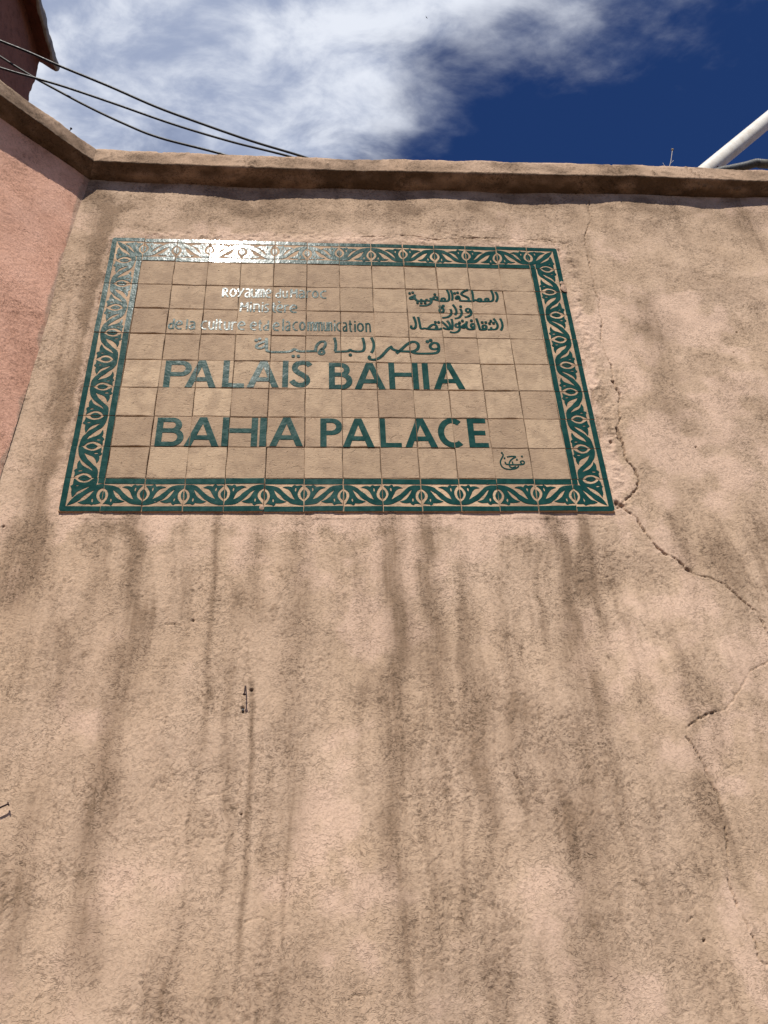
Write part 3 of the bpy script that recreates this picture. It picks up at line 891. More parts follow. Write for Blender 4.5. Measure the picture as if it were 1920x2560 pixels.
class Ink:
    """ribbons and slabs in the sign plane; each piece a hair's breadth above the last so none coincide"""

    def __init__(s):
        s.v = []; s.f = []; s.k = 0

    def slab(s, ring):
        n = len(ring); b = len(s.v); y1 = LY1 - .00009 * s.k; s.k += 1
        area = sum(ring[i][0] * ring[(i + 1) % n][1] - ring[(i + 1) % n][0] * ring[i][1] for i in range(n))
        if area < 0:
            ring = ring[::-1]
        s.v += [(x, LY0, z) for x, z in ring] + [(x, y1, z) for x, z in ring]
        s.f.append(tuple(b + n + i for i in range(n)))
        for i in range(n):
            j = (i + 1) % n; s.f.append((b + i, b + j, b + n + j, b + n + i))

    def ribbon(s, pts, w, smooth=2, pen=0.0, taper=1.0):
        P = np.array(pts, float)
        for _ in range(smooth):
            if len(P) > 2:
                q = [P[0]]
                for a, b in zip(P[:-1], P[1:]):
                    q += [a * .75 + b * .25, a * .25 + b * .75]
                P = np.array(q + [P[-1]])
        T = np.gradient(P, axis=0); T /= np.linalg.norm(T, axis=1)[:, None] + 1e-12
        N = np.stack([-T[:, 1], T[:, 0]], 1)
        hw = np.full(len(P), w / 2)
        if pen:
            hw = hw * (1 - pen + pen * np.abs(T[:, 1]))
        if taper < 1:
            hw[-max(1, len(P) // 4):] *= np.linspace(1, taper, max(1, len(P) // 4))
        A, B = P + N * hw[:, None], P - N * hw[:, None]
        b = len(s.v); n = len(P); y1 = LY1 - .00009 * s.k; s.k += 1
        s.v += [(x, y1, z) for x, z in A] + [(x, y1, z) for x, z in B] + [(x, LY0, z) for x, z in A] + [(x, LY0, z) for x, z in B]
        for i in range(n - 1):
            s.f.append((b + i, b + i + 1, b + n + i + 1, b + n + i)[::-1])
            s.f.append((b + i, b + 2 * n + i, b + 2 * n + i + 1, b + i + 1)[::-1])
            s.f.append((b + n + i, b + n + i + 1, b + 3 * n + i + 1, b + 3 * n + i)[::-1])
        s.f.append((b, b + n, b + 3 * n, b + 2 * n)[::-1]); s.f.append((b + n - 1, b + 3 * n - 1, b + 4 * n - 1, b + 2 * n - 1)[::-1])

    def dot(s, c, r, sx=1.0):
        s.slab([(c[0] + r * sx * math.cos(a), c[1] + r * math.sin(a)) for a in [2 * PI * k / 12 for k in range(12)]])

    def build(s, name, label=None):
        me_ = mesh(name, s.v, s.f)
        bm = bmesh.new(); bm.from_mesh(me_); bmesh.ops.recalc_face_normals(bm, faces=bm.faces)
        # the glaze was painted tile by tile: cut it at the joints and let each piece sit on its own tile
        G = .0010
        xs_ = [v_.co.x for v_ in bm.verts]; zs__ = [v_.co.z for v_ in bm.verts]
        cutx = [k for k in range(2, 13) if min(xs_) < .1 * k < max(xs_)]; cutz = [k for k in range(2, 9) if min(zs__) < .1 * k < max(zs__)]
        for ax, cuts in ((0, cutx), (2, cutz)):
            for k in cuts:
                for e_ in (-G, G):
                    co = [0, 0, 0]; no = [0, 0, 0]; co[ax] = .1 * k + e_; no[ax] = 1
                    bmesh.ops.bisect_plane(bm, geom=bm.verts[:] + bm.edges[:] + bm.faces[:], plane_co=co, plane_no=no)
        dead = []
        for f_ in bm.faces:
            c_ = f_.calc_center_median()
            if any(abs(c_.x - .1 * k) < G * .9 for k in cutx) or any(abs(c_.z - .1 * k) < G * .9 for k in cutz):
                dead.append(f_)
        bmesh.ops.delete(bm, geom=dead, context='FACES')
        for v_ in bm.verts:
            ci, ri = int(v_.co.x / .1 + 1e-4), int(v_.co.z / .1 + 1e-4)
            dy, rx_, rz_ = TF.get((ci, ri), (0, 0, 0))
            v_.co.y += dy - math.sin(rx_) * (v_.co.z - .1 * ri - .05) + math.sin(rz_) * (v_.co.x - .1 * ci - .05)
        bm.to_mesh(me_); bm.free()
        o = obj(name, me_, M_GLAZE, SIGN, (0, FACE, 0))
        if label:
            o['label'] = label
        return o


def arc(cx_, cy_, rx, ry, a0, a1, n=14):
    return [(cx_ + rx * math.cos(math.radians(a0 + (a1 - a0) * k / n)), cy_ + ry * math.sin(math.radians(a0 + (a1 - a0) * k / n))) for k in range(n + 1)]


def capital(ch, x0, x1, z0, z1):
    """bold sans capital in the box; stroke about a sixth of the height"""
    I_ = Ink(); w = (z1 - z0) * .175; W = x1 - x0; Hh_ = z1 - z0
    X_ = lambda u: x0 + W * u
    Z_ = lambda u: z0 + Hh_ * u
    S_ = lambda *p: I_.slab([(a, b) for a, b in p])
    t = w * .86                                      # horizontals a little thinner
    if ch == 'I':
        S_((x0, z0), (x1, z0), (x1, z1), (x0, z1))
    if ch == 'L':
        S_((x0, z0 + t), (x0 + w, z0 + t), (x0 + w, z1), (x0, z1)); S_((x0, z0), (x1, z0), (x1, z0 + t), (x0, z0 + t))
    if ch == 'E':
        S_((x0, z0), (x0 + w, z0), (x0 + w, z1), (x0, z1))
        for zc_, f in ((z0, 1), (Z_(.5) - t / 2, .90), (z1 - t, .97)):
            S_((x0 + w, zc_), (x0 + W * f, zc_), (x0 + W * f, zc_ + t), (x0 + w, zc_ + t))
    if ch == 'H':
        S_((x0, z0), (x0 + w, z0), (x0 + w, z1), (x0, z1)); S_((x1 - w, z0), (x1, z0), (x1, z1), (x1 - w, z1))
        S_((x0 + w, Z_(.47)), (x1 - w, Z_(.47)), (x1 - w, Z_(.47) + t), (x0 + w, Z_(.47) + t))
    if ch == 'A':
        m = (x0 + x1) / 2; a = w * .56; q = w * 1.1
        S_((x0, z0), (x0 + q, z0), (m + .12 * w, z1 - w * .95), (m, z1), (m - a, z1))
        S_((x1 - q, z0), (x1, z0), (m + a, z1), (m, z1), (m - .12 * w, z1 - w * .95))
        f = lambda z: q + (m - x0 - q) * (z - z0) / (Hh_ - w * .95)
        za, zb = Z_(.22), Z_(.22) + t
        S_((x0 + f(za) - .2 * w, za), (x1 - f(za) + .2 * w, za), (x1 - f(zb) + .2 * w, zb), (x0 + f(zb) - .2 * w, zb))
    if ch in 'PB':
        S_((x0, z0), (x0 + w, z0), (x0 + w, z1), (x0, z1))
        bowls = [(Z_(.42), z1, 1.0)] if ch == 'P' else [(Z_(.47), z1, .90), (z0, Z_(.47) + t, 1.0)]
        for (b0, b1, f) in bowls:
            r = (b1 - b0) / 2; cz_ = (b0 + b1) / 2; cx_ = max(x0 + w * 1.02, x0 + W * f - r * 1.02)
            rx = x0 + W * f - cx_
            outer = [(x0 + w, b1)] + arc(cx_, cz_, rx, r, 90, -90, 16) + [(x0 + w, b0)]
            inner = [(x0 + w, b0 + t)] + arc(cx_, cz_, rx - w, r - t, -90, 90, 16) + [(x0 + w, b1 - t)]
            n = len(outer); inner = inner[::-1]
            b = len(I_.v); y1 = LY1 - .00009 * I_.k; I_.k += 1
            I_.v += [(x, y1, z) for x, z in outer] + [(x, y1, z) for x, z in inner] + [(x, LY0, z) for x, z in outer] + [(x, LY0, z) for x, z in inner]
            for i in range(n - 1):
                I_.f += [(b + i, b + i + 1, b + n + i + 1, b + n + i), (b + i, b + 2 * n + i, b + 2 * n + i + 1, b + i + 1), (b + n + i, b + n + i + 1, b + 3 * n + i + 1, b + 3 * n + i)]
    if ch == 'C':
        rx = W * .56; cx_ = x0 + rx
        I_.ribbon(arc(cx_, Z_(.5), rx - w / 2, Hh_ / 2 - t / 2, 52, 308, 26), w, 0)
    if ch == 'S':
        P = [(.93, .80), (.80, .90), (.55, .93), (.28, .87), (.17, .72), (.27, .58), (.52, .48), (.76, .37), (.83, .22), (.66, .09), (.40, .075), (.20, .13), (.06, .24)]
        I_.ribbon([(X_(a), Z_(b)) for a, b in P], w * .95, 2)
    return I_.build('letter')


za5 = zoom(140, 880, .38577); za6 = zoom(700, 880, .51838)


def caps(text, f, boxes, yb, yt):
    for ch, (a, b) in zip(text, boxes):
        p = wall2(*f(a, yb)); q = wall2(*f(b, yb))
        zt_ = wall2(*f((a + b) / 2, yt))[1]
        w_ = 0
        capital(ch, p[0], q[0], (p[1] + q[1]) / 2 + .0015, zt_ - .0015)


caps('PALAIS', za5, [(692, 868), (833, 1035), (1075, 1218), (1235, 1443), (1465, 1503), (1518, 1655)], 239, 61)
caps('BAHIA', za6, [(236, 350), (360, 510), (528, 672), (692, 722), (742, 893)], 186, 57)
caps('BAHIA', za5, [(638, 822), (828, 1053), (1070, 1302), (1316, 1360), (1382, 1600)], 621, 430)
caps('PALACE', za6, [(194, 302), (303, 456), (482, 588), (604, 762), (767, 896), (914, 1008)], 467, 325)

# small Latin lines: one-stroke letters, placed where the photograph has them
GLY = {
    'a': [[(.15, .92), (.5, 1), (.82, .88), (.85, .55), (.85, 0)], [(.85, .58), (.45, .55), (.12, .35), (.22, .06), (.55, .02), (.85, .25)]],
    'c': [[(.95, .95), (.5, .95), (.15, .7), (.15, .3), (.5, .03), (.95, .04)]],
    'd': [[(.85, 1.2), (.85, 0)], [(.85, .60), (.5, .68), (.15, .45), (.15, .18), (.45, .03), (.85, .12)]],
    'e': [[(.15, .52), (.9, .55), (.85, .85), (.5, 1), (.18, .75), (.12, .4), (.35, .05), (.9, .06)]],
    'i': [[(.5, .85), (.5, 0)], [(.5, 1.05), (.5, 1.2)]],
    'l': [[(.5, 1.25), (.5, 0)]],
    'm': [[(.10, .98), (.10, 0)], [(.10, .8), (.3, .97), (.5, .85), (.5, 0)], [(.5, .8), (.7, .97), (.9, .85), (.9, 0)]],
    'M': [[(.08, 0), (.13, 1.15)], [(.13, 1.12), (.5, .42), (.87, 1.12)], [(.87, 1.15), (.92, 0)]],
    'n': [[(.15, .98), (.15, 0)], [(.15, .75), (.4, .97), (.75, .93), (.85, .7), (.85, 0)]],
    'o': [[(.5, .98), (.15, .75), (.12, .3), (.5, .02), (.88, .3), (.85, .75), (.5, .98)]],
    'r': [[(.2, .98), (.2, 0)], [(.2, .68), (.45, .93), (.95, .92)]],
    'R': [[(.15, 1.05), (.15, 0)], [(.15, 1.0), (.65, .98), (.75, .75), (.55, .55), (.15, .5)], [(.4, .5), (.9, 0)]],
    's': [[(.9, .92), (.5, .98), (.15, .8), (.3, .55), (.75, .42), (.85, .18), (.5, .02), (.1, .06)]],
    't': [[(.45, 1.22), (.45, .2), (.6, .02), (.95, .04)], [(.1, .85), (.9, .85)]],
    'u': [[(.15, .98), (.15, .3), (.35, .03), (.65, .03), (.85, .25)], [(.85, .98), (.85, 0)]],
    'y': [[(.1, 1), (.5, .4)], [(.95, 1), (.5, .4), (.25, 0)]],
}
GLY['è'] = GLY['e'] + [[(.25, 1.38), (.55, 1.2)]]
zf = zoom(380, 700, .34961); zg = zoom(680, 680, .16878)


def small(chars, f, boxes, yt, yb):
    for ch, (a, b) in zip(chars, boxes):
        dy = (a - boxes[0][0]) * SLOPE
        p = wall2(*f(a, yb + dy)); q = wall2(*f(b, yb + dy)); tz_ = wall2(*f((a + b) / 2, yt + dy))[1]
        w_ = max(q[0] - p[0], .009); h__ = tz_ - p[1]
        I_ = Ink()
        sw = .0053 if w_ > .018 else .0046
        for st_ in GLY[ch]:
            thin = len(st_) == 2 and abs(st_[0][0] - st_[1][0]) < .01
            I_.ribbon([(p[0] + w_ * u, p[1] + h__ * v_ * .98) for u, v_ in st_], sw * (1.12 if thin else 1), 1)
        I_.build('letter')


SLOPE = .018
small('Royaume', zf, [(500, 549), (552, 606), (606, 656), (660, 704), (706, 752), (757, 805), (808, 853)], 68, 130)
small('du', zf, [(880, 923), (930, 972)], 82, 134)
small('Maroc', zf, [(988, 1040), (1046, 1094), (1098, 1140), (1143, 1192), (1198, 1250)], 80, 135)
small('Ministère', zf, [(628, 690), (694, 714), (722, 774), (778, 798), (800, 838), (852, 888), (888, 936), (942, 978), (980, 1040)], 176, 236)
small('de', zf, [(112, 158), (160, 218)], 296, 357)
small('la', zf, [(236, 256), (260, 310)], 302, 358)
small('culture', zf, [(345, 392), (400, 445), (448, 466), (468, 502), (510, 558), (564, 604), (608, 668)], 300, 362)
small('et', zf, [(697, 750), (755, 787)], 308, 368)
small('de', zf, [(793, 836), (860, 912)], 310, 370)
small('la', zg, [(140, 175), (190, 272)], 748, 886)
small('co', zg, [(300, 386), (400, 496)], 750, 884)
small('mmunication', zg, [(525, 634), (642, 750), (760, 826), (836, 892), (906, 942), (950, 1030), (1045, 1116), (1130, 1192), (1208, 1240), (1256, 1366), (1384, 1466)], 752, 886)

# Arabic words: pen strokes traced from the photograph
zq = zoom(960, 700, .19289); zh = zoom(620, 820, .30139); zs = zoom(1200, 1100, .24111)


def word(f, strokes, dots, w, rdot, pen=.28, name='arabic_word'):
    I_ = Ink()
    for st_ in strokes:
        I_.ribbon([wall2(*f(a, b)) for a, b in st_], w, 2, pen)
    for a, b in dots:
        I_.dot(wall2(*f(a, b)), rdot)
    return I_.build(name)


def loop(x, y, rx, ry, n=9):
    return [(x + rx * math.cos(2 * PI * k / n), y + ry * math.sin(2 * PI * k / n)) for k in range(n + 1)]


WQ = .0075
word(zq, [[(1440, 168), (1462, 200), (1470, 240), (1462, 270), (1448, 297)],
          [(1382, 148), (1402, 185), (1414, 230), (1412, 275), (1385, 292), (1355, 290)], loop(1330, 272, 22, 20), [(1355, 290), (1300, 292), (1262, 292)], loop(1236, 275, 22, 20), [(1262, 292), (1210, 288), (1180, 272), (1160, 285), (1135, 290)],
          [(1130, 148), (1145, 190), (1150, 240), (1150, 290)],
          [(1135, 290), (1100, 290), (1060, 288), (985, 286)], [(1085, 148), (1035, 160), (985, 200), (1040, 225), (1085, 245), (1098, 270), (1085, 290)],
          [(985, 288), (978, 262), (960, 218), (925, 248), (930, 262), (975, 258)]], [(912, 190), (950, 183)], WQ, .0046)
word(zq, [[(860, 152), (880, 195), (886, 240), (880, 282)], [(812, 148), (835, 190), (844, 240), (838, 280), (812, 292), (785, 292)], loop(765, 272, 24, 20), [(785, 292), (730, 290), (700, 280), (660, 272), (632, 252), (650, 232), (690, 236), (690, 262)],
          [(655, 268), (615, 268), (595, 250)], [(600, 248), (618, 285), (600, 322), (550, 345), (505, 350), (455, 345)], [(600, 282), (560, 285), (545, 262)], [(548, 285), (500, 288), (472, 265)], [(475, 288), (430, 286), (402, 262), (390, 222), (400, 205)],
          [(392, 222), (348, 238), (330, 252), (345, 262), (390, 252)]], [(655, 203), (330, 188), (370, 178), (432, 311), (480, 311), (530, 312)], WQ, .0044)
word(zq, [loop(1085, 408, 28, 24), [(1112, 400), (1132, 430), (1122, 470), (1085, 495), (1040, 500)], [(985, 388), (1006, 425), (1000, 470), (965, 510), (912, 516)], [(888, 335), (915, 370), (936, 410), (935, 445), (918, 470)],
          [(858, 395), (874, 430), (860, 475), (815, 502), (750, 508)], [(752, 368), (722, 390), (712, 418), (740, 438), (770, 425), (768, 395), (745, 366)]], [(990, 360), (722, 360), (765, 352)], WQ, .0048)
word(zq, [[(1500, 515), (1522, 555), (1534, 610), (1525, 645), (1508, 670)], [(1415, 515), (1450, 560), (1472, 605), (1462, 645), (1425, 660), (1390, 655)], [(1390, 655), (1382, 628)], [(1390, 658), (1340, 660)], loop(1298, 625, 27, 24), [(1322, 640), (1315, 660), (1255, 662), (1235, 655)],
          [(1192, 515), (1212, 570), (1228, 620), (1240, 660)],
          loop(1148, 608, 26, 24), [(1175, 610), (1172, 650), (1120, 660), (1075, 652), (1058, 610), (1068, 555)], [(1062, 582), (1018, 610), (1002, 632), (1030, 640), (1062, 622)]], [(1268, 567), (1315, 567), (1380, 550), (1363, 580), (1415, 577), (1128, 545), (975, 572), (1012, 548)], WQ, .0046)
word(zq, [loop(948, 608, 28, 24), [(975, 605), (982, 645), (962, 685), (905, 705), (850, 690)], [(872, 522), (884, 570), (886, 620), (876, 662)], [(742, 555), (785, 590), (830, 640), (848, 660), (800, 655), (760, 635)], [(815, 545), (845, 580), (855, 620), (845, 655)],
          [(748, 640), (715, 655), (690, 650), (682, 618)], [(700, 655), (640, 655), (575, 652), (520, 640), (500, 648), (470, 645), (462, 590), (440, 498)], [(560, 652), (610, 600), (650, 588), (682, 612), (670, 640)],
          [(380, 495), (402, 545), (414, 600), (402, 640), (368, 648), (348, 632), (350, 608)]], [(663, 563), (705, 565)], WQ, .0046)
WH = .0092
word(zq, [[(700, 905), (650, 915), (605, 905), (592, 868), (615, 838), (660, 828), (700, 845), (710, 900), (700, 950), (650, 968), (520, 970), (400, 968), (345, 935)],
          [(158, 968), (215, 925), (270, 870), (330, 825), (390, 812), (438, 838), (448, 885), (420, 925), (360, 945), (260, 942), (160, 935), (105, 912), (85, 885)],
          [(105, 878), (55, 905), (0, 970), (-60, 1030), (-130, 1050), (-190, 1040), (-198, 1015), (-178, 1000)]], [(560, 815), (602, 800)], WH, .0058, .2)
word(zh, [[(1022, 90), (1040, 125), (1044, 160), (1036, 195), (1022, 215)], [(716, 92), (727, 130), (728, 170), (722, 203)], [(718, 208), (780, 206), (832, 204), (848, 188), (864, 204), (935, 207), (962, 195), (966, 150), (950, 92)],
          [(560, 196), (566, 160), (592, 128), (630, 120), (646, 140), (632, 175), (596, 200), (586, 220), (608, 230), (632, 220), (628, 198), (600, 182)], [(575, 202), (500, 203), (415, 204), (386, 178), (355, 206), (250, 208), (165, 207), (152, 190), (156, 140), (154, 95)],
          [(155, 118), (112, 132), (72, 152), (70, 175), (105, 182), (140, 165), (156, 140)]], [(68, 113), (98, 103), (848, 234), (375, 243), (418, 243)], WH * .92, .0052, .2)
word(zs, [[(222, 150), (240, 165), (225, 195), (205, 230), (212, 275), (245, 308), (310, 318), (370, 308), (398, 282)], [(275, 188), (320, 180), (378, 182), (330, 205), (298, 240), (300, 285), (330, 302), (368, 285)],
          [(255, 238), (262, 262), (300, 268), (380, 268), (440, 266), (458, 250), (448, 228), (422, 228), (412, 246), (432, 256)], [(330, 235), (338, 266)]], [(222, 146), (250, 200), (378, 216), (430, 182)], .0038, .0026, .1, 'signature')


# lumps of mortar left on the edge
def lump_mesh(name, seed, r, flat=.45):
    bm = bmesh.new(); bmesh.ops.create_icosphere(bm, subdivisions=2, radius=r)
    q = random.Random(seed)
    for v_ in bm.verts:
        v_.co *= q.uniform(.72, 1.18); v_.co.y *= flat
    me_ = bpy.data.meshes.new(name); bm.to_mesh(me_); bm.free(); return me_


for k, (f, px, py, r, sx, sz) in enumerate(((zt, 1497, 325, .011, .9, 1.5), (zt, 1488, 295, .009, .8, 1.0), (zoom(640, 1190, .12055), 120, 680, .0055, 1.1, 1.4))):
    p = wall2(*f(px, py))
    o = obj('mortar_lump', lump_mesh('mortar_lump', 400 + k, r), M_LUMP, SIGN, (p[0], FACE - .001, p[1])); o.scale = (sx, 1, sz)


# ------------------------------------------------------------------ tubes
def tube(name, pts, rad, seg=10, smooth=True, radii=None, caps_=True):
    P = [Vector(p) for p in pts]; n = len(P); vs_ = []; fs = []
    up = Vector((0, 0, 1))
    for i in range(n):
        T = (P[min(i + 1, n - 1)] - P[max(i - 1, 0)]).normalized()
        a = T.cross(up)
        if a.length < .05:
            a = T.cross(Vector((1, 0, 0)))
        a.normalize(); b = T.cross(a).normalized()
        r = radii[i] if radii is not None else rad
        for k in range(seg):
            t = 2 * PI * k / seg; vs_.append(P[i] + (a * math.cos(t) + b * math.sin(t)) * r)
    for i in range(n - 1):
        for k in range(seg):
            l = (k + 1) % seg; fs.append((i * seg + k, i * seg + l, (i + 1) * seg + l, (i + 1) * seg + k))
    if caps_:
        fs.append(tuple(range(seg))[::-1]); fs.append(tuple((n - 1) * seg + k for k in range(seg)))
    me_ = mesh(name, vs_, fs, False)
    bm = bmesh.new(); bm.from_mesh(me_); bmesh.ops.recalc_face_normals(bm, faces=bm.faces); bm.to_mesh(me_); bm.free()
    if smooth:
        me_.shade_smooth()
    return me_


def catmull(P, n=8):
    P = [np.array(p, float) for p in P]; P = [2 * P[0] - P[1]] + P + [2 * P[-1] - P[-2]]; out = []
    for i in range(1, len(P) - 2):
        for k in range(n):
            t = k / n
            out.append(.5 * (2 * P[i] + (P[i + 1] - P[i - 1]) * t + (2 * P[i - 1] - 5 * P[i] + 4 * P[i + 1] - P[i + 2]) * t * t + (3 * P[i] - P[i - 1] - 3 * P[i + 1] + P[i + 2]) * t ** 3))
    return out + [P[-2]]


# three overhead cables running from the building on the left to the roof behind the wall
z1 = zoom(0, 0, .48222)
CAB = [
    ([(0, 212), (150, 272), (305, 340), (560, 445), (800, 550), (1000, 625), (1300, 730), (1600, 822)], 1.5, 1.9, .0086, 'upper black cable of the three, never crossing the others, above the copings'),
    ([(0, 352), (100, 382), (200, 410), (350, 455), (600, 540), (900, 645), (1200, 735), (1530, 820)], 1.45, 1.8, .0076, 'black cable crossing over another at the red building, then running in the middle'),
    ([(0, 293), (90, 350), (190, 410), (300, 470), (450, 550), (640, 640), (830, 715), (1180, 808)], 1.6, 1.5, .0078, 'lowest black cable over the coping corner, sagging below the other two'),
]
for k, (pts, ya, yb, r, lab) in enumerate(CAB):
    n = len(pts) - 1
    P = []
    x_l, x_r = pts[0][0], pts[-1][0]
    for (a, b) in pts:
        P.append(aty(*z1(a, b), ya + (yb - ya) * (a - x_l) / (x_r - x_l)))
    d0 = P[0] - P[1]; d0 = d0 / np.linalg.norm(d0)
    P = [P[0] + d0 * .6 + np.array([0, 0, .03]), P[0] + d0 * .25] + P
    e = P[-1]
    P += [e + np.array([.25, .05, -.09]), e + np.array([.6, .12, -.25]), np.array([e[0] + 1.1, e[1] + .2, ZO + .95 + r])]
    o = obj('cable', tube('cable', catmull(P), r, 10), M_CABLE)
    tag(o, lab, 'cable', 'overhead cables')

# white pipe leaning up from the roof, and the corrugated conduit beside it
zp = zoom(1620, 240, .18083)
pa = aty(*zp(858, 992), .30); pb = aty(*zp(1659, 332), .30)
dv = (pb - pa); t0 = (ZO + .93 - pa[2]) / dv[2]
rP = .0342
pp_ = [pa + dv * t0, pa, pb, pb + dv * 2.2]
PIPE = empty('white_pipe', tuple(pa + dv * t0))
tag(PIPE, 'white painted metal pipe leaning up from behind the coping', 'pipe')
org = Vector(pa + dv * t0)
obj('tube', tube('pipe_tube', [Vector(p) - org for p in pp_], rP, 28), M_PIPE, PIPE)
dn = Vector(dv).normalized()
obj('end_cap', tube('pipe_cap', [Vector(pp_[-1]) - org - dn * .03, Vector(pp_[-1]) - org + dn * .012], rP * 1.05, 28), M_PIPE, PIPE)
pc = Vector(aty(*zp(962, 976), .262)) - org
obj('screw', tube('pipe_screw', [pc + Vector((0, .012, 0)), pc + Vector((0, -.002, 0))], .0035, 8), M_RUST, PIPE)
ck = catmull([aty(*zp(a, b), .24) for a, b in ((760, 1120), (1000, 1040), (1150, 1010), (1350, 968), (1480, 930), (1552, 928))], 24)
rad = [.0165 + .0018 * (1 if (i // 1) % 2 else -1) for i in range(len(ck))]
COND = empty('corrugated_conduit', tuple(ck[0]))
tag(COND, 'dark grey corrugated cable conduit lying behind the coping beside the white pipe', 'conduit')
o0 = Vector(ck[0])
dens = []
for a, b in zip(ck[:-1], ck[1:]):
    dens += [a, (a + b) / 2]
dens.append(ck[-1])
tot = [0]
for a, b in zip(dens[:-1], dens[1:]):
    tot.append(tot[-1] + float(np.linalg.norm(b - a)))
npt = int(tot[-1] / .0016)
rs = [np.array([np.interp(s, tot, [d[i] for d in dens]) for i in range(3)]) for s in np.linspace(0, tot[-1], npt)]
obj('ribbed_tube', tube('ribbed_tube', [Vector(p) - o0 for p in rs], .016, 16, True, [.0163 + .0017 * math.sin(2 * PI * i * .0016 / .0072) for i in range(npt)]), M_COND, COND)
fa = Vector(aty(*zp(1535, 935), .24)) - o0; fb = Vector(aty(*zp(1700, 945), .24)) - o0; fc = Vector(aty(*zp(2300, 1010), .27)) - o0
obj('coupling', tube('coupling', [fa, fb], .0182, 18), M_FIT, COND)
obj('smooth_tube', tube('smooth_tube', [fb + (fa - fb) * .1, fb, fc], .0172, 16), M_FIT, COND)


# ------------------------------------------------------------------ building in the shade, upper left
YF, XB, EX = 3.0, -2.147, -1.958
B = empty('red_building', (XB - 2, YF, 0))
tag(B, 'dark red plastered building in shade with projecting concrete eave', 'building')
bl = lambda x, y, z: (x - (XB - 2), y - YF, z)
ys = np.arange(-1.0, YF + .001, .03); zs_ = np.arange(-.2, 7.19, .03)
YY, Z3 = np.meshgrid(ys, zs_)
rough_ = .004 * fbm(YY.shape, .03, .3, 2.6, 81)
YY2 = np.where(YY > YF - .02, YY + .012 * fbm(YY.shape, .03, .12, 2.2, 82), YY)
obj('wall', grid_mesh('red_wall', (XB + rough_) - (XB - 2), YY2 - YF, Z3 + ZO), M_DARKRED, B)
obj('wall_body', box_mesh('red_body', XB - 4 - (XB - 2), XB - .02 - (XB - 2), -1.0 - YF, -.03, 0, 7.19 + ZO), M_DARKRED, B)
# eave: soffit sloping out and down, rough fascia, top
ye = np.concatenate([np.arange(-1.0, YF + .02, .02)])
pr = [(XB - .02, 7.175), (XB + .02, 7.145), (EX - .03, 7.015), (EX - .010, 7.005), (EX, 7.02), (EX + .002, 7.06), (EX, 7.10), (EX - .01, 7.118), (EX - .06, 7.16), (XB - .3, 7.30)]
pr = np.array(refine(pr, .03))
E1, E2 = np.meshgrid(np.arange(len(pr)), ye)
nz1 = fbm(E1.shape, .02, .10, 2.2, 91); nz2 = fbm(E1.shape, .02, .05, 2.0, 92)
ex = pr[:, 0][None] + .005 * nz1 * (pr[:, 0] > EX - .06)[None]; ez = pr[:, 1][None] + .007 * nz2 * (pr[:, 0] > EX - .06)[None]
k0 = int(np.argmax(pr[:, 0] >= EX - .031))
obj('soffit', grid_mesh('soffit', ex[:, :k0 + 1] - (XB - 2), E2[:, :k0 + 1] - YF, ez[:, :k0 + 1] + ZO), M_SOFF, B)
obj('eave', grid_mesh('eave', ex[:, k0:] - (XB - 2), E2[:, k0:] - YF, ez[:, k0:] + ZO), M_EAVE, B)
# the eave's gable end, wall colour
last = [(ex[-1, k], ez[-1, k]) for k in range(len(pr))]
endv = [bl(x, ye[-1], z + ZO) for x, z in last] + [bl(x, ye[-1] - .05, z + ZO) for x, z in last]
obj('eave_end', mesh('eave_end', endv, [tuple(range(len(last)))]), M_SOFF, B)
ra = box_mesh('roof', XB - 4 - (XB - 2), XB - .25 - (XB - 2), -1.0 - YF, 0.0, 7.19 + ZO, 7.28 + ZO)
obj('roof', ra, M_EAVE, B)


# ------------------------------------------------------------------ small things
def nail(label, base_, head_, r=.0016, bend=None, group=None):
    b_, h2 = Vector(base_), Vector(head_)
    o = empty('nail', tuple(b_)); tag(o, label, 'nail', group)
    mid_ = (b_ + h2) / 2 + Vector(bend or (0, 0, 0))
    pts = catmull([b_ - b_, mid_ - b_, h2 - b_], 6)
    obj('shank', tube('shank', pts, r, 8), M_RUST, o)
    d = (Vector(pts[-1]) - Vector(pts[-3])).normalized()
    e = Vector(pts[-1])
    obj('head', tube('head', [e - d * .0004, e + d * .0006, e + d * .0016], r, 10, False, [r * 2.0, r * 2.4, r * 2.1]), M_RUST, o)
    return o


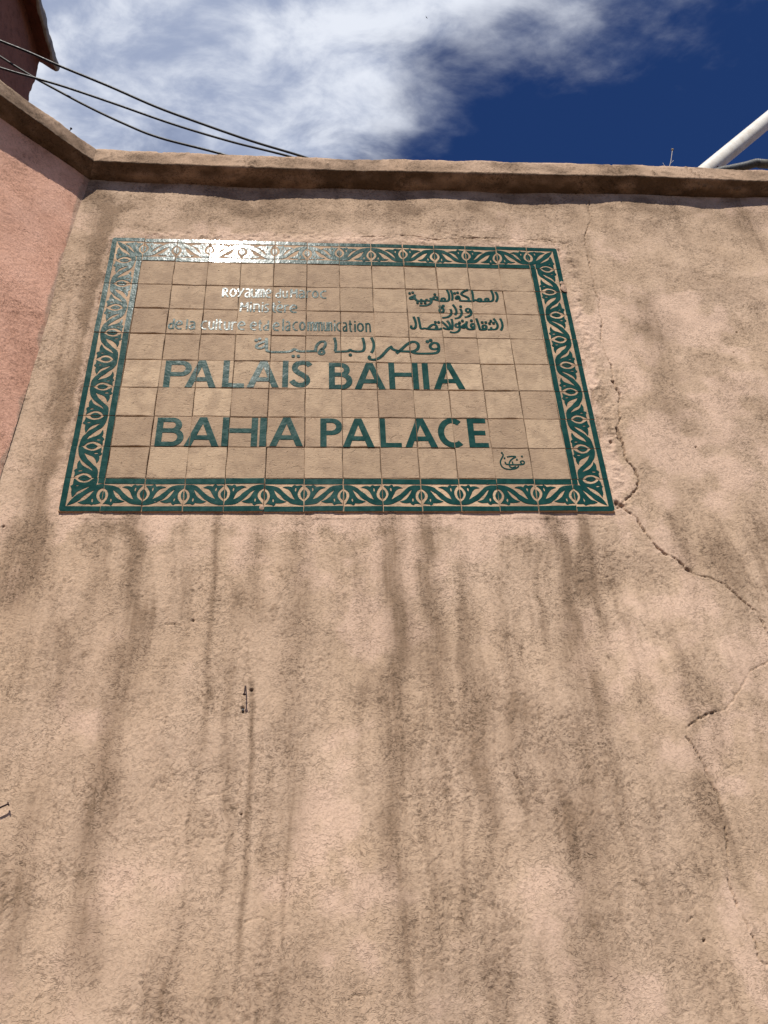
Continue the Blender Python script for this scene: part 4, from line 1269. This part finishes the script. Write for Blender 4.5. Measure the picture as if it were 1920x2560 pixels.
b_ = aty(*zn(792, 515), .004); h2 = aty(*zn(765, 658), -.024)
nail('bent rusty nail driven into the stained wall below the tile sign', b_, h2, .0015, (0.0005, -.006, .004))
b_ = aty(-22, 2036, -.001); h2 = aty(20, 2010, -.0062)
nail('rusty nail low on the tan wall towards the pink wall', b_, h2, .0019, (0, -.004, .001))
zz2 = zoom(0, 0, .21708)
hd = ray(*zz2(818, 1482)); k = (ZO + 1.405 - C_[2]) / hd[2]
h2 = C_ + hd * k
b_ = h2 + np.array([-.006, -.001, -.034])
nail('dark nail sticking up from the coping of the pink wall', b_, h2, .0017)
pg = aty(*zn(741, 935), -.0005)
o = empty('wall_plug', tuple(pg)); tag(o, 'small grey screw plug set in the wall under the bent nail', 'wall plug')
obj('sleeve', tube('sleeve', [Vector((0, .012, 0)), Vector((0, -.0012, 0))], .0026, 12), M_PLUG, o)
obj('screw', tube('plug_screw', [Vector((0, .010, -.0002)), Vector((0, -.0022, -.0002))], .0012, 8), M_RUST, o)

# dry weed rooted in the coping's crack
w0 = aty(*zp(288, 1000), -.040); w0[2] -= .006
WD = empty('dry_weed', tuple(w0)); tag(WD, 'dry weed stalk with one seed head growing from the coping', 'weed')
wp = lambda a, b: Vector(aty(*zp(a, b), -.040)) - Vector(w0)
obj('stalk', tube('stalk', catmull([(0, 0, 0), wp(300, 960), wp(318, 890), wp(330, 800), wp(336, 760)], 5), .0011, 6, True), M_STRAW, WD)
obj('twig', tube('twig', catmull([wp(305, 940), wp(330, 915), wp(352, 890)], 4), .0007, 5), M_STRAW, WD)
obj('twig', tube('twig', catmull([wp(270, 1010), wp(235, 970), wp(205, 925)], 4), .0006, 5), M_STRAW, WD)
hp = wp(338, 742)
obj('seed_head', tube('seed_head', [hp + Vector((0, 0, -.006)), hp + Vector((0, 0, -.003)), hp, hp + Vector((0, 0, .003)), hp + Vector((0, 0, .0065))], .004, 8, True, [.0012, .0038, .0045, .0036, .0008]), M_SEED, WD)

# a bird high up
dB = ray(1066, 44); dB = dB / np.linalg.norm(dB); bp = C_ + dB * 95
bv = [(0, .17, 0), (.045, .05, .02), (-.045, .05, .02), (0, .03, -.04), (.04, -.10, .01), (-.04, -.10, .01), (.05, -.22, 0), (-.05, -.22, 0), (.22, .02, .05), (.20, -.07, .04), (.42, -.10, .02), (-.22, .02, .05), (-.20, -.07, .04), (-.42, -.10, .02)]
bf = [(0, 1, 2), (0, 3, 1), (0, 2, 3), (1, 4, 5, 2), (1, 3, 4), (2, 5, 3), (3, 5, 4), (4, 6, 7, 5), (1, 8, 9, 4), (8, 10, 9), (2, 5, 12, 11), (11, 12, 13)]
bo = obj('bird', mesh('bird', bv, bf), M_BIRD, None, tuple(bp), (.3, .5, .6)); bo.scale = (.45, .45, .45)
tag(bo, 'small dark bird flying high against the white cloud', 'bird')
